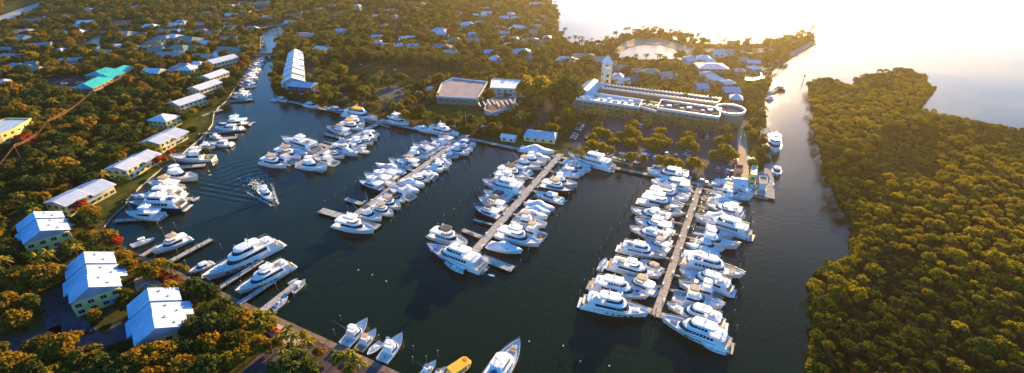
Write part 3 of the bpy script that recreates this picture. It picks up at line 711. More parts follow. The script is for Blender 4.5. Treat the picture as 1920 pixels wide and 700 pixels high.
# the long hotel
hotel_q = [
 ('front wing with white metal mansard, next to the tower', [(1080,187),(1090,173),(1204,190),(1198,203)], 9, 3, 'roofwhite', 'roofwhite'),
 ('lower middle link between the two flat wings', [(1198,202),(1204,190),(1240,197),(1232,211)], 7, 2, 'roofwhite', 'roofdark'),
 ('front wing with grey flat roof and white parapet', [(1232,205),(1240,189),(1352,206),(1348,222)], 9.5, 3, 'roofwhite', 'roofdark')]
for lab, q, hh, fl, pm, rm in hotel_q:
    hw_ = flat('hotel_wing', 'long tan hotel, '+lab, 'hotel', q, hh, 'walltan', rm, fl, par=1.2, parm=pm, group='wings of the long hotel above the parking lot', spacing=4.2, maxn=70)
    a_, b_ = G(*q[0],LZ+hh)-hw_.location, G(*q[3],LZ+hh)-hw_.location; c_, d_ = G(*q[1],LZ+hh)-hw_.location, G(*q[2],LZ+hh)-hw_.location
    for k_ in range(9):
        t_ = (k_+.5)/9; u_ = .3+.4*((k_*7)%5)/4; pp = a_.lerp(b_,t_)*(1-u_)+c_.lerp(d_,t_)*u_
        child('roof_unit', MB().box((pp.x,pp.y,hh+.45),(2.2+(k_%3)*.7,1.6,1.2),-.25).mesh('roof_unit',['roofgrey','roofwhite','walltan'][k_%3]), hw_)
cx = G(1369,207,LZ+9.5); ring = [(cx.x+9.5*math.cos(t*math.pi/10), cx.y+9.5*math.sin(t*math.pi/10)) for t in range(20)]
flat('hotel_wing', 'round end pavilion of the long hotel with curved white parapet', 'hotel', [PX((x,y,LZ+9.5))[:2] for x,y in ring], 9.5, 'walltan', 'roofdark', 3, par=1.3, parm='roofwhite', group='wings of the long hotel above the parking lot', spacing=2.6, maxn=60)
flat('hotel_wing', 'narrow rear hotel wing with crenellated white parapet running behind the front wings', 'hotel', [(1128,166),(1134,160),(1352,187),(1346,195)], 8.5, 'walltan', 'roofdark', 3, par=.8, parm='roofwhite', group='wings of the long hotel above the parking lot', merlons=True, win=False)
gable('hotel_hall', 'bright white hall with steep metal roof beside the foot of the tower', 'hall', (1095,167),(1115,148), 11.5, 7.5, 7.5, 8.0, 'wallwhite', 'roofwhite', 2, seams=True)
gable('hotel_hall', 'low white porch hall with metal roof at the end of the long hotel', 'hall', (1081,186),(1104,180), 8, 5, 5, 5, 'wallwhite', 'roofwhite', 1)
# tower
tp = G(1134,172,LZ)
tw = empty('bell_tower', (tp.x,tp.y,LZ), R(8), 'tall white and yellow square tower with pointed white roof beside the hotel', 'tower')
child('shaft', MB().box((0,0,9),(6.4,6.4,18)).mesh('shaft','wallwhite'), tw)
for px_ in (-1.9,1.9): child('painted_panel', MB().box((px_,-3.23,9.5),(1.5,.1,11)).mesh('painted_panel','wallcream'), tw)
child('cornice', MB().box((0,0,18.3),(7.4,7.4,.6)).mesh('cornice','wallwhite'), tw)
bf = MB()
for sx in (-1,1):
    for sy in (-1,1): bf.box((sx*2.6,sy*2.6,21),(1.2,1.2,4.8))
bf.box((0,0,19.0),(6,6,.8)); child('belfry', bf.mesh('belfry','wallwhite'), tw)
child('cornice', MB().box((0,0,23.6),(7.6,7.6,.5)).mesh('cornice','roofwhite'), tw)
child('roof', MB().add([(-3.7,-3.7,23.9),(3.7,-3.7,23.9),(3.7,3.7,23.9),(-3.7,3.7,23.9),(0,0,30)],[(0,1,4),(1,2,4),(2,3,4),(3,0,4),(3,2,1,0)]).mesh('roof','roofwhite'), tw)
for z in (5,9.5,14):
    child('window', MB().box((0,-3.24,z),(1.8,.1,2.2)).mesh('window','glass'), tw); child('window', MB().box((-3.24,0,z),(.1,1.8,2.2)).mesh('window','glass'), tw)
KEEP.append([(1122,170),(1122,108),(1146,108),(1146,170)])
flat('market_hall', 'wide low hall with pinkish flat roof and white front, above the lawn', 'hall', [(818,182),(828,158),(850,148),(914,155),(895,186)], 5.5, 'walltan', 'roofpink', 1, par=.9, parm='roofwhite', spacing=4.5)
flat('conference_hall', 'white-roofed hall with slatted skylights right of the pinkish roof', 'hall', [(919,165),(922,148),(981,151),(986,168)], 6.5, 'wallwhite', 'roofwhite', 2, par=.3, spacing=4)
cf = flat('construction_frame', 'unfinished low white building with open roof beams', 'building', [(908,206),(914,188),(935,180),(968,182),(960,202),(922,212)], 3.2, 'wallwhite', 'roofbrown', 1, par=.3, parm='roofwhite', win=False)
for i in range(9):
    child('roof_beam', MB().box((-14+i*3.4, 1.5*((i*5)%4-1.5), 3.5+.3*(i%3)), (.9, 9+(i*7)%5, .35), .25).mesh('roof_beam','roofwhite'), cf)
gable('dockmaster_office', 'pale blue-roofed low house on the lawn above the third pier', 'house', (985,243),(1045,249), 5.5, 6.5, 6.5, 3.2, 'wallcream', 'roofblue', 1, hip=2, spacing=4)
gable('boat_store', 'low pale shed on the quay lawn left of the blue-roofed house', 'shed', (940,250),(968,254), 4.2, 3, 3, 2.8, 'wallwhite', 'roofwhite', 1, spacing=4)
def tent(lab, x, y, s, h=4.5):
    p = G(x,y,LZ); r = empty('party_tent', (p.x,p.y,LZ), R(12), lab, 'tent')
    q = [(-s,-s*.7,2.6),(s,-s*.7,2.6),(s,s*.7,2.6),(-s,s*.7,2.6)]
    child('canopy', MB().add(q+[(0,0,h),(-s,-s*.7,2.2),(s,-s*.7,2.2),(s,s*.7,2.2),(-s,s*.7,2.2)],[(0,1,4),(1,2,4),(2,3,4),(3,0,4),(0,5,6,1),(1,6,7,2),(2,7,8,3),(3,8,5,0)]).mesh('canopy','canvas_white'), r)
    for sx in (-1,1):
        for sy in (-.7,.7): child('pole', MB().tube((sx*s*.96,sy*s*.96,0),(sx*s*.96,sy*s*.96,2.5),.09).mesh('pole','steel'), r)
tent('white peaked tent at the right corner of the pinkish hall', 808, 172, 5.5); tent('small white peaked tent left of the other one', 781, 180, 5.0)
# fuel dock building
gable('fuel_dock_canopy', 'white canopy roof over the fuel dock at the head of the fourth pier', 'canopy', (1375,334),(1402,337), 6.0, 5.5, 6.5, 4.2, 'wallwhite', 'roofwhite', 1, hip=0, over=1.2)
flat('harbour_office', 'small flat harbour office between the fuel canopy and the channel wharf', 'office', [(1407,328),(1409,312),(1420,313),(1419,330)], 7, 'wallcream', 'roofwhite', 2, par=.5, spacing=2.6)
flat('service_shed', 'low shed with tan roof on the corner of the channel wharf', 'shed', [(1424,345),(1424,331),(1438,333),(1438,346)], 4, 'wallwhite', 'sand', 1, par=.4, win=False)
flat('service_shed', 'boxy brown shed near the fuel canopy and parked cars', 'shed', [(1377,322),(1379,310),(1393,312),(1392,324)], 6, 'walltan', 'roofbrown', 2, par=.5, spacing=3)
# footbridge across the canal
bp_, bq_ = G(479,104,LZ+1.2), G(517,103,LZ+1.2); d_ = bq_-bp_
br = empty('footbridge', ((bp_.x+bq_.x)/2,(bp_.y+bq_.y)/2,LZ+1.2), math.atan2(d_.y,d_.x), 'dark low bridge closing the canal beyond the moored boats', 'bridge')
child('bridge_deck', MB().box((0,0,0),(d_.length+10,9,.5)).mesh('bridge_deck','asph'), br)
for sy in (-4.4,4.4): child('parapet', MB().box((0,sy,.7),(d_.length+10,.3,.9)).mesh('parapet','conc'), br)
for sx in (-12,0,12): child('pier', MB().box((sx,0,-1.6),(1.2,8,2.8)).mesh('pier','conc'), br)
# ------------------------------------------------------------------ houses further off
far = [ # x, y, width px, roof, region
 (150,15,46,'roofblue'),(115,26,30,'roofbrown'),(122,58,17,'roofwhite'),(72,80,30,'roofpink'),(207,83,38,'roofblue'),(133,108,30,'roofgrey'),(30,118,32,'roofgrey'),(57,115,16,'roofgreen'),(112,90,14,'roofwhite'),(146,45,24,'roofgrey'),
 (6,148,20,'roofwhite'),(245,12,28,'roofgrey'),(190,20,18,'roofbrown'),(233,58,34,'roofgrey'),(62,35,24,'roofgreen'),(85,30,14,'roofblue'),(40,55,30,'roofgrey'),(275,33,18,'roofgrey'),(338,38,20,'roofblue'),(329,54,20,'roofblue'),
 (316,97,34,'roofgrey'),(292,74,34,'roofgreen'),(290,88,22,'roofgreen'),(350,68,54,'roofgreen'),(334,84,34,'roofgreen'),(428,68,24,'roofgreen'),(433,88,40,'roofgreen'),(430,8,20,'roofblue'),(455,18,18,'roofblue'),(423,42,14,'roofpink'),(429,54,12,'roofblue'),
 (411,56,12,'roofgrey'),(400,5,22,'roofbrown'),(545,38,18,'roofblue'),(573,20,12,'roofwhite'),(634,54,16,'roofblue'),(575,62,32,'roofpink'),(492,2,30,'roofgreen'),(620,8,18,'roofpink'),(600,14,12,'roofblue'),
 (655,46,13,'roofblue'),(643,53,11,'roofwhite'),(706,65,16,'roofblue'),(709,75,17,'roofwhite'),(756,68,8,'roofwhite'),(769,67,9,'roofwhite'),(768,82,26,'roofblue'),(733,17,20,'roofblue'),(791,5,12,'roofblue'),(780,13,12,'roofpink'),(824,52,26,'roofblue'),(828,58,22,'roofwhite'),
 (829,82,30,'roofpink'),(843,93,22,'roofblue'),(860,23,15,'roofblue'),(913,13,17,'roofblue'),(912,21,15,'roofwhite'),(952,30,24,'roofblue'),(955,23,18,'roofwhite'),(885,60,13,'roofblue'),(890,70,24,'roofpink'),(945,58,17,'roofblue'),(946,67,18,'roofwhite'),
 (916,93,15,'roofblue'),(928,104,18,'roofwhite'),(952,80,14,'roofwhite'),(738,27,12,'roofpink'),(705,27,14,'roofwhite'),(770,3,14,'roofpink'),(838,38,12,'roofwhite'),(900,39,16,'roofblue'),(937,48,14,'roofpink'),
 (668,8,12,'roofblue'),(720,45,10,'roofpink'),(1003,5,24,'roofwhite'),(1002,37,17,'roofwhite'),(1005,46,17,'roofblue'),(1001,55,15,'roofpink'),(1012,29,22,'roofpink'),(1026,66,10,'roofwhite'),(977,91,30,'roofblue'),(993,103,18,'roofpink'),(964,16,12,'roofpink'),
 (962,50,12,'roofwhite'),(966,30,12,'roofwhite'),(965,68,10,'roofwhite'),
 (1063,106,30,'roofwhite'),(1095,100,34,'roofpink'),(1128,106,22,'sand'),(1150,113,16,'sand'),(1165,122,20,'roofgrey'),(1168,146,22,'roofwhite'),(1192,128,22,'sand'),(1222,128,26,'sand'),(1254,134,26,'sand'),(1186,142,20,'roofbrown'),(1160,137,14,'roofblue'),
 (1320,103,22,'roofwhite'),(1347,93,18,'roofblue'),(1293,106,14,'roofblue'),(1330,110,16,'roofwhite'),(1335,119,44,'roofblue'),(1328,134,20,'roofblue'),(1343,142,20,'roofwhite'),(1316,156,10,'roofblue'),(1366,150,20,'roofwhite'),(1372,163,24,'roofblue'),(1382,176,16,'roofwhite'),
 (1413,112,20,'roofblue'),(1398,106,18,'roofpink'),(1415,122,12,'roofwhite'),(1388,128,16,'roofpink'),(1365,92,14,'roofpink')]
BOX2 = {'sand':'sandy flat-looking','roofblue':'pale blue','roofbrown':'brown','roofwhite':'white','roofpink':'pinkish','roofgrey':'grey','roofgreen':'grey-green'}
def region(x, y):
    if x < 260: return 'in the woods of the upper left'
    if x < 480: return 'west of the narrow canal'
    if x < 640: return 'just across the canal'
    if x < 960: return 'north of the tree-lined field'
    if x < 1050: return 'near the northern sea shore'
    if x < 1280: return 'behind the tower and hotel'
    return 'by the lagoon and breakwater'
cnt = {}
er = random.Random(5)
while len(far) < 165:                           # more roofs half hidden in the woods
    x, y = er.uniform(8, 1035), er.uniform(4, 128)
    if x > 470 and y > 92 or 120 < x < 250 and y > 100 or not inside(x, y, LAND) or inside(x, y, [(470,115),(470,40),(550,35),(550,75),(520,115)]) or any(inside(x, y, e) for e in EXCL): continue
    if x > 700 and y > 100 or x < 90 and y < 40: continue
    if min(abs(x-a[0])/1.6+abs(y-a[1])*1.6 for a in far) < 13: continue
    far.append((round(x), round(y), round(er.uniform(.09,.13)*F/PX(G(x,y,LZ))[2]*150*.9), er.choice(['roofwhite','roofgrey','roofpink','roofgreen','roofwhite','sand','roofbrown'])))
hr = random.Random(11)
for (x, y, w, rm) in far: cnt.setdefault((rm, region(x,y)), []).append(x)
HN = {}
for (x, y, w, rm) in far:
    key = (rm, region(x,y)); lst = sorted(cnt[key]); i = lst.index(x); n = len(lst)
    pos = 'only' if n == 1 else nth(i)
    sz = 'large' if w > 28 else 'small' if w < 14 else 'mid-sized'
    lab = f"{sz} {BOX2[rm]}-roofed house {key[1]}" + (f', {nth(i)} counting eastward' if n > 1 else '')
    if lab in HN: lab = lab.replace('house', 'villa')
    HN[lab] = 1
    z = G(x, y, LZ); ppm = F/PX(z)[2]; Lm = max(10, min(34, w/ppm*1.2)); a = hr.choice([-2,-1,0,1,2])
    wd = min(11, max(5.5, Lm*.38)); zr = hr.uniform(5.2, 6.8) if rm != 'roofgreen' else 7.0
    p = G(x, y, LZ+zr); th = R(a*9+hr.uniform(-4,4)); dx = Vector((math.cos(th), math.sin(th), 0))*Lm/2
    q0, q1 = PX(p-dx), PX(p+dx)
    gable('house', lab, 'house', q0[:2], q1[:2], zr, wd, wd, 3.4, 'wallwhite' if hr.random() < .6 else 'walltan', rm, 1, hip=wd*.8 if hr.random() < .6 else 0, group='houses '+key[1], spacing=4.5, win=True, keepf=hr.choice([.25,.45,.7]) if x < 1270 else 1)
# ------------------------------------------------------------------ pool, hedge, umbrella, benches
def quad_on(px, z): return [G(x,y,z) for x,y in px]
sheet('pool_terrace', [(251,524),(271,513),(312,535),(306,552),(256,556)], 'conc', ZR+.02)
def rounded(px, z, name, mat, lab, cat):
    P = quad_on(px, z); c = sum(P, Vector())/len(P)
    o = empty(name, c, 0, lab, cat)
    child('pool_water', MB().prism([(p.x-c.x,p.y-c.y) for p in P][::1], 0, .06).mesh('pool_water', mat), o)
    cp = MB()
    for i in range(len(P)):
        a, b = P[i]-c, P[(i+1)%len(P)]-c; m_ = (a+b)/2; cp.box((m_.x,m_.y,.08),((b-a).length+.5,.5,.16),math.atan2((b-a).y,(b-a).x))
    child('coping', cp.mesh('coping','roofwhite'), o)
rounded([(262,540),(273,531),(292,538),(285,549),(266,551)], ZR+.08, 'swimming_pool', 'poolw', 'small turquoise swimming pool on a grey terrace between the two big villas', 'pool')
p = G(219,573,LZ); um = empty('parasol', p, 0, 'blue parasol open in the shade beside the big blue-roofed villa', 'parasol')
child('pole', MB().tube((0,0,0),(0,0,2.6),.05).mesh('pole','steel'), um)
child('canopy', MB().add([(1.9*math.cos(i*math.pi/4),1.9*math.sin(i*math.pi/4),2.2) for i in range(8)]+[(0,0,2.9)], [(i,(i+1)%8,8) for i in range(8)]).mesh('canopy','canvas_blue'), um)
for i,(x,y,lab) in enumerate([(519,619,'red kayak on the quay corner, nearest the water'),(514,622,'red kayak on the quay corner, farther from the water')]):
    p = G(x,y,LZ+.1); k = empty('kayak', p, R(-28), lab, 'kayak', 'two red kayaks on the quay corner')
    lo = [(-2.3,0),(-1.4,-.36),(0,-.45),(1.4,-.36),(2.3,0),(1.4,.36),(0,.45),(-1.4,.36)]
    child('kayak_hull', MB().prism([(a*.9,b*.6) for a,b in lo], 0, .45, lo).mesh('kayak_hull','red'), k)
    child('cockpit_rim', MB().prism([(.55*math.cos(t*math.pi/4),.3*math.sin(t*math.pi/4)) for t in range(8)], .46, .54).mesh('cockpit_rim','black'), k)
# power line through the woods
def pole(x, y, lab):
    p = G(x, y, LZ); r = empty('utility_pole', p, R(38), lab, 'utility pole', 'poles carrying the power line through the woods')
    child('post', MB().tube((0,0,0),(0,0,15),.28,.18).mesh('post','wood'), r)
    child('crossarm', MB().box((0,0,14.2),(.3,4.4,.3)).mesh('crossarm','wood'), r)
    ins_ = MB()
    for s in (-2,-1,1,2): ins_.tube((0,s,14.3),(0,s,14.8),.1)
    child('insulator', ins_.mesh('insulator','steel'), r)
    return p
poles = [pole(-90,470,'utility pole beyond the left edge') , pole(50,318,'wooden utility pole beside the cream apartment block') , pole(109,268,'wooden utility pole nearest the small paved yard in the woods'), pole(190,204,'wooden utility pole by the big orange tree near the turquoise roof'), pole(262,158,'far wooden utility pole')]
ds = Vector((math.cos(R(38)+math.pi/2), math.sin(R(38)+math.pi/2), 0))
for j, s in enumerate((-2,-1,1,2)):
    c = MB()
    for a, b in zip(poles, poles[1:]):
        prev = None
        for k in range(9):
            t = k/8; q = a.lerp(b, t)+ds*s; q.z = LZ+14.8-4*t*(1-t)*2.2
            if prev is not None: c.tube(prev, q, .11, n=4)
            prev = q
    single('power_cable', c.mesh('power_cable','wood'), label=f'{NTH[j]} cable from the riverward side of the power line', cat='cable', group='cables of the power line over the woods')
# ------------------------------------------------------------------ piers
def pier(lab, A, B, w, fingers=(), mat='plank', pstep=5.0, posts=True, name='pier'):
    a, b = G(A[0],A[1],LZ), G(B[0],B[1],LZ); L_ = (b-a).length; ang = math.atan2(b.y-a.y, b.x-a.x)
    r = empty(name, ((a.x+b.x)/2,(a.y+b.y)/2,0), ang, lab, 'pier')
    d = MB(); k = max(1, int(L_/1.6))
    for i in range(k): d.box((-L_/2+L_*(i+.5)/k,0,LZ+.0+.02*((i*7)%3)),(L_/k*.96,w,.3))
    child('pier_deck', d.mesh('pier_deck', mat), r)
    st = MB()
    for sy in (-1,1): st.box((0,sy*(w/2-.15),LZ-.3),(L_,.25,.35))
    child('stringer', st.mesh('stringer','pile'), r)
    n = max(1, int(L_/pstep))
    for i in range(n+1):
        if n > 45 : break
        x = -L_/2+L_*i/n
        for sy in (-1,1):
            child('piling', MB().tube((x,sy*(w/2+.12),-2.5),(x,sy*(w/2+.12),LZ+1.1),.17,.15).mesh('piling','pile'), r)
    if w >= 3 and L_ > 40:
        for i in range(int(L_/9)):
            x = -L_/2+4+i*9; child('dock_box', MB().box((x,(w/2-.45)*(1 if i%2 else -1),LZ+.45),(1.3,.6,.6)).mesh('dock_box','gel'), r)
            if i % 2: child('power_pedestal', MB().box((x+1.5,w/2-.3,LZ+.7),(.3,.3,1.1)).mesh('power_pedestal','gel'), r)
    q = Matrix.Rotation(-ang, 3, 'Z'); c = Vector(((a.x+b.x)/2,(a.y+b.y)/2,0))
    for (fa, fb, fw) in fingers:
        u, v = q @ (G(fa[0],fa[1],LZ)-c), q @ (G(fb[0],fb[1],LZ)-c); l = (v-u).length; an = math.atan2(v.y-u.y, v.x-u.x); m_ = (u+v)/2
        f = MB(); f.box((m_.x,m_.y,LZ-.02),(l,fw,.24),an)
        o = child('finger_pier', f.mesh('finger_pier', mat), r)
        for t in (.05,.5,.98):
            pp = u.lerp(v,t); nn = Vector((-math.sin(an), math.cos(an),0))*(fw/2+.1)
            for sg in (-1,1): child('piling', MB().tube((pp.x+nn.x*sg,pp.y+nn.y*sg,-2.5),(pp.x+nn.x*sg,pp.y+nn.y*sg,LZ+1.3),.16,.14).mesh('piling','pile'), o)
    return a, b
def autof(A, B, specs):
    """fingers given as (t along A->B, side +1/-1, length m, width)"""
    a, b = G(A[0],A[1],LZ), G(B[0],B[1],LZ); d = (b-a).normalized(); n = Vector((-d.y,d.x,0)); out = []
    for (t, s, l, w) in specs:
        p = a.lerp(b,t)+n*s*1.6; q = p+n*s*l; out.append((PX(p)[:2], PX(q)[:2], w))
    return out
D4 = ((1315,342),(1229,592)); D3 = ((1052,289),(888,474)); D2 = ((876,253),(660,408)); D1 = ((724,224),(556,309))
PIERLAB = {}
pier('longest pier of all, nearest the right channel, pale planks', *D4, 3.1, autof(*D4, [(.06+.088*i, s, 13, 1.2) for i in range(10) for s in (-1,1)])+[((1160,567),(1224,584),3.0),((1226,588),(1290,603),3.0)], mat='planktan')
pier('third pier from the left, ending in a bare stub on its right', *D3, 4.0, autof(*D3, [(.1+.115*i, s, 11, 1.2) for i in range(7) for s in (-1,1)])+[((902,482),(962,505),4.0),((867,431),(903,445),2.4),((1002,366),(1030,376),2.0)])
pier('second pier from the left, with a T-shaped head', *D2, 4.0, autof(*D2, [(.08+.11*i, s, 10, 1.2) for i in range(7) for s in (-1,1)])+[((601,394),(710,426),4.2),((648,373),(680,383),2.6)])
pier('first pier from the left, shortest of the four', *D1, 4.0, autof(*D1, [(.12+.16*i, s, 10, 1.2) for i in range(5) for s in (-1,1)])+[((542,302),(608,322),3.6),((607,250),(652,262),2.6),((599,270),(622,277),2.6)])
WP = [('narrow dock on the west bank alongside the moored cream fishing boat',(316,315),(384,310),3.2),('low dock below the lowest of the clustered west bank yachts',(215,414),(307,408),2.4),
 ('bare dock with tall end posts beyond the small white yacht',(305,498),(396,449),2.6),('short dock behind the small white flybridge yacht',(264,481),(296,462),2.2),('dock alongside the largest yacht by the villas',(396,549),(492,488),2.6),
 ('dock alongside the second large yacht by the villas',(446,571),(542,508),2.2),('dock with a small boat on each side near the bottom left quay',(492,583),(562,528),3.2),
 ('dock in front of the two blue-topped canal yachts',(372,252),(460,243),2.6),('short upper dock reaching from the garden bank',(378,218),(416,206),2.8),('short floating dock off the west bank',(415,260),(443,258),3.2),
 ('dark dock under the boat row north of the bend',(430,190),(474,187),2.2),('floating swim dock behind the big clustered yacht',(334,374),(360,373),3.0)]
for l, a, b, w in WP: pier(l, a, b, w, name='dock')
pier('long grey wharf along the right channel',(1433,240),(1437,297),5.5, name='wharf'); pier('short corner wharf facing the channel beside the fuel canopy',(1441,302),(1443,372),5.0, name='wharf')
pier('small landing by the breakwater with two moored boats',(1436,182),(1458,166),3.0, name='dock')
# ------------------------------------------------------------------ boats
# kind, variant, stern px, bow px
BO = {}
BO['left side of the longest pier'] = [('my',0,1088,566,1221,595),('my',1,1104,533,1220,562),('fb',0,1231,549,1163,521),('my',3,1138,495,1242,524),('cr',0,1243,510,1199,489),('my',2,1158,464,1251,485),('fb',1,1258,470,1206,449),('my',3,1258,455,1178,430),
 ('fb',2,1263,436,1187,416),('my',3,1263,419,1180,396),('cr',1,1222,391,1281,406),('fb',0,1196,376,1284,395),('fb',2,1212,360,1294,380),('my',1,1300,356,1218,345),('my',0,1298,340,1210,324),('sk',0,1300,367,1283,362)]
BO['right side of the longest pier'] = [('my',1,1373,652,1234,599),('my',0,1362,613,1246,575),('sf',0,1262,553,1357,580),('my',0,1377,549,1270,511),('my',2,1276,490,1398,523),('cv',1,1349,481,1283,460),('sf',1,1296,445,1386,467),('my',1,1411,445,1299,411),
 ('my',3,1396,405,1321,386),('cv',0,1330,372,1390,386),('sf',2,1335,357,1410,376),('fb',0,1410,368,1354,349),('fb',1,1332,345,1362,352),('my',2,1420,352,1366,338)]
BO['left side of the third pier'] = [('my',1,909,506,799,466),('fb',1,806,438,880,463),('fb',0,939,409,887,390),('fb',2,949,393,896,376),('cr',1,956,376,905,361),('my',1,985,362,903,344),('fb',0,926,333,986,348),('fb',0,931,321,994,338),('sf',1,963,305,1013,319),('cv',1,988,290,1034,302),('cv',0,974,279,1042,290)]
BO['right side of the third pier'] = [('cv',0,915,459,982,475),('fb',2,930,437,1017,464),('sf',2,962,412,1026,427),('cv',1,975,397,1029,411),('cv',0,986,380,1042,396),('fb',0,1012,347,1078,364),('cr',0,1050,320,1098,329),('cv',1,1056,303,1109,317),('my',1,1152,318,1063,294),('sk',1,1062,333,1044,329)]
BO['left side of the second pier'] = [('fb',0,629,419,706,438),('fb',2,720,356,671,341),('fb',0,736,346,682,331),('fb',1,749,336,697,321),('cv',0,757,325,703,311),('cr',0,772,315,728,302),('fb',0,788,312,743,301),('fb',0,815,290,773,275),('cr',1,832,281,795,270),('sf',0,842,275,808,264),('fb',2,850,267,820,257),('my',3,803,243,863,257),('cv',1,780,238,812,250)]
BO['right side of the second pier'] = [('sf',0,671,399,717,415),('fb',0,698,390,740,406),('fb',2,709,377,754,393),('cr',0,726,367,761,380),('cv',0,744,352,788,362),('fb',1,771,334,808,341),('cv',1,789,323,824,332),('cv',0,798,314,832,322),('cr',0,815,305,842,313),('sf',1,823,296,847,303),('cr',1,833,290,861,296),('fb',0,850,275,889,284),('cr',0,858,267,894,275)]
BO['left side of the first pier'] = [('fb',0,491,303,541,315),('fb',2,517,286,568,301),('my',3,598,285,528,264),('cv',1,545,279,578,294),('fb',1,657,253,617,243),('fb',2,638,236,684,246),('fb',0,650,229,686,238),('my',2,645,214,711,228),('cr',2,617,204,646,212),('cr',0,640,246,612,240)]
BO['right side of the first pier'] = [('sf',2,560,309,615,320),('fb',0,626,276,669,291),('fb',1,612,288,648,297),('fb',1,655,267,690,278),('fb',2,677,262,701,272),('sk',0,670,281,695,287),('cr',0,688,248,713,255),('fb',0,727,224,769,237)]
BO['canal quay below the townhouses'] = [('cr',0,572,196,600,203),('sk',1,604,200,617,204),('cr',1,521,185,539,191),('sk',0,508,187,520,189)]
BO['west bank below the villas'] = [('sk',0,246,461,291,447),('fb',0,357,445,283,478),('fb',2,307,407,237,404),('my',2,352,389,238,386),('my',0,347,366,247,374),('sk',1,359,376,374,368),('fb',1,341,355,277,346),('sf',1,307,329,374,338),('sf',1,401,297,320,300),
 ('fb',0,375,275,405,277),('cr',0,437,271,393,271),('cr',1,380,284,350,285),('fb',0,414,258,392,256),('fb',2,470,232,405,236),('sk',1,467,231,479,228),('cr',2,456,242,403,243),('my',2,472,184,434,183),('fb',0,470,177,436,177)]
BO['crowded canal row below the footbridge'] = [('fb' if i % 2 else 'cr', i % 3, x1, y+.5, x0, y) for i,(x0,x1,y) in enumerate([(446,476,162),(449,478,156),(452,480,150),(455,482,145),(458,484,140),(461,486,135),(463,488,130),(466,491,125),(470,493,121),(474,496,117),(478,499,113)])]
BO['canal arm beyond the footbridge'] = [('sk',0,488,90,494,90),('sk',1,488,84,495,84),('sk',0,489,78,496,78),('cr',0,532,67,539,67)]
BO['quay by the superyachts'] = [('my',0,527,456,378,531),('my',3,549,496,441,555),('cr',2,399,491,353,513),('sk',1,400,506,377,522),('sk',0,547,548,573,524),('sk',1,540,532,558,521),('sk',1,508,582,541,556)]
BO['quay beside the paved court'] = [('sf',2,645,646,690,602),('sf',1,672,655,706,619),('sk',1,716,640,688,666),('sf',0,716,676,755,629),('sf',2,790,704,818,677),('sf',1,812,706,837,688),('tx',0,842,705,884,677),('my',2,905,748,976,642)]
BO['right channel'] = [('fb',1,1448,261,1452,295),('cr',0,1456,314,1456,332),('fb',1,1456,162,1474,170),('cr',2,1438,186,1452,182)]
def fill_gaps(lst):
    """smaller boats lying in the open slips between two neighbours"""
    q = sorted(lst, key=lambda b: -(b[3]+b[5])); new = []; j = 0
    for b0, b1 in zip(q, q[1:]):
        A0, A1, C0, C1 = G(b0[2],b0[3],.9), G(b0[4],b0[5],.9), G(b1[2],b1[3],.9), G(b1[4],b1[5],.9)
        d = (A1-A0).normalized()
        if (C1-C0).dot(d) < 0: C0, C1 = C1, C0
        sep = (C0+C1-A0-A1)/2; perp = (sep-d*sep.dot(d)).length; w_ = ((A1-A0).length+(C1-C0).length)*.125*1.05
        if perp < 22 and perp-w_ > 3.6:
            m = (A0+A1+C0+C1)/4+d*rnd.uniform(-2,2); h_ = d*min(8.5, max(5.5, (perp-w_)*1.6)); j += 1
            e0, e1 = PX(m-h_)[:2], PX(m+h_)[:2]
            if j % 2: e0, e1 = e1, e0
            new.append((['cr','sf','cv'][j % 3], j % 3, e0[0], e0[1], e1[0], e1[1]))
    return lst+new
for k_ in list(BO):
    if 'pier' in k_: BO[k_] = fill_gaps(BO[k_]); print('BOATS', k_, len(BO[k_]))
BOATXY = []
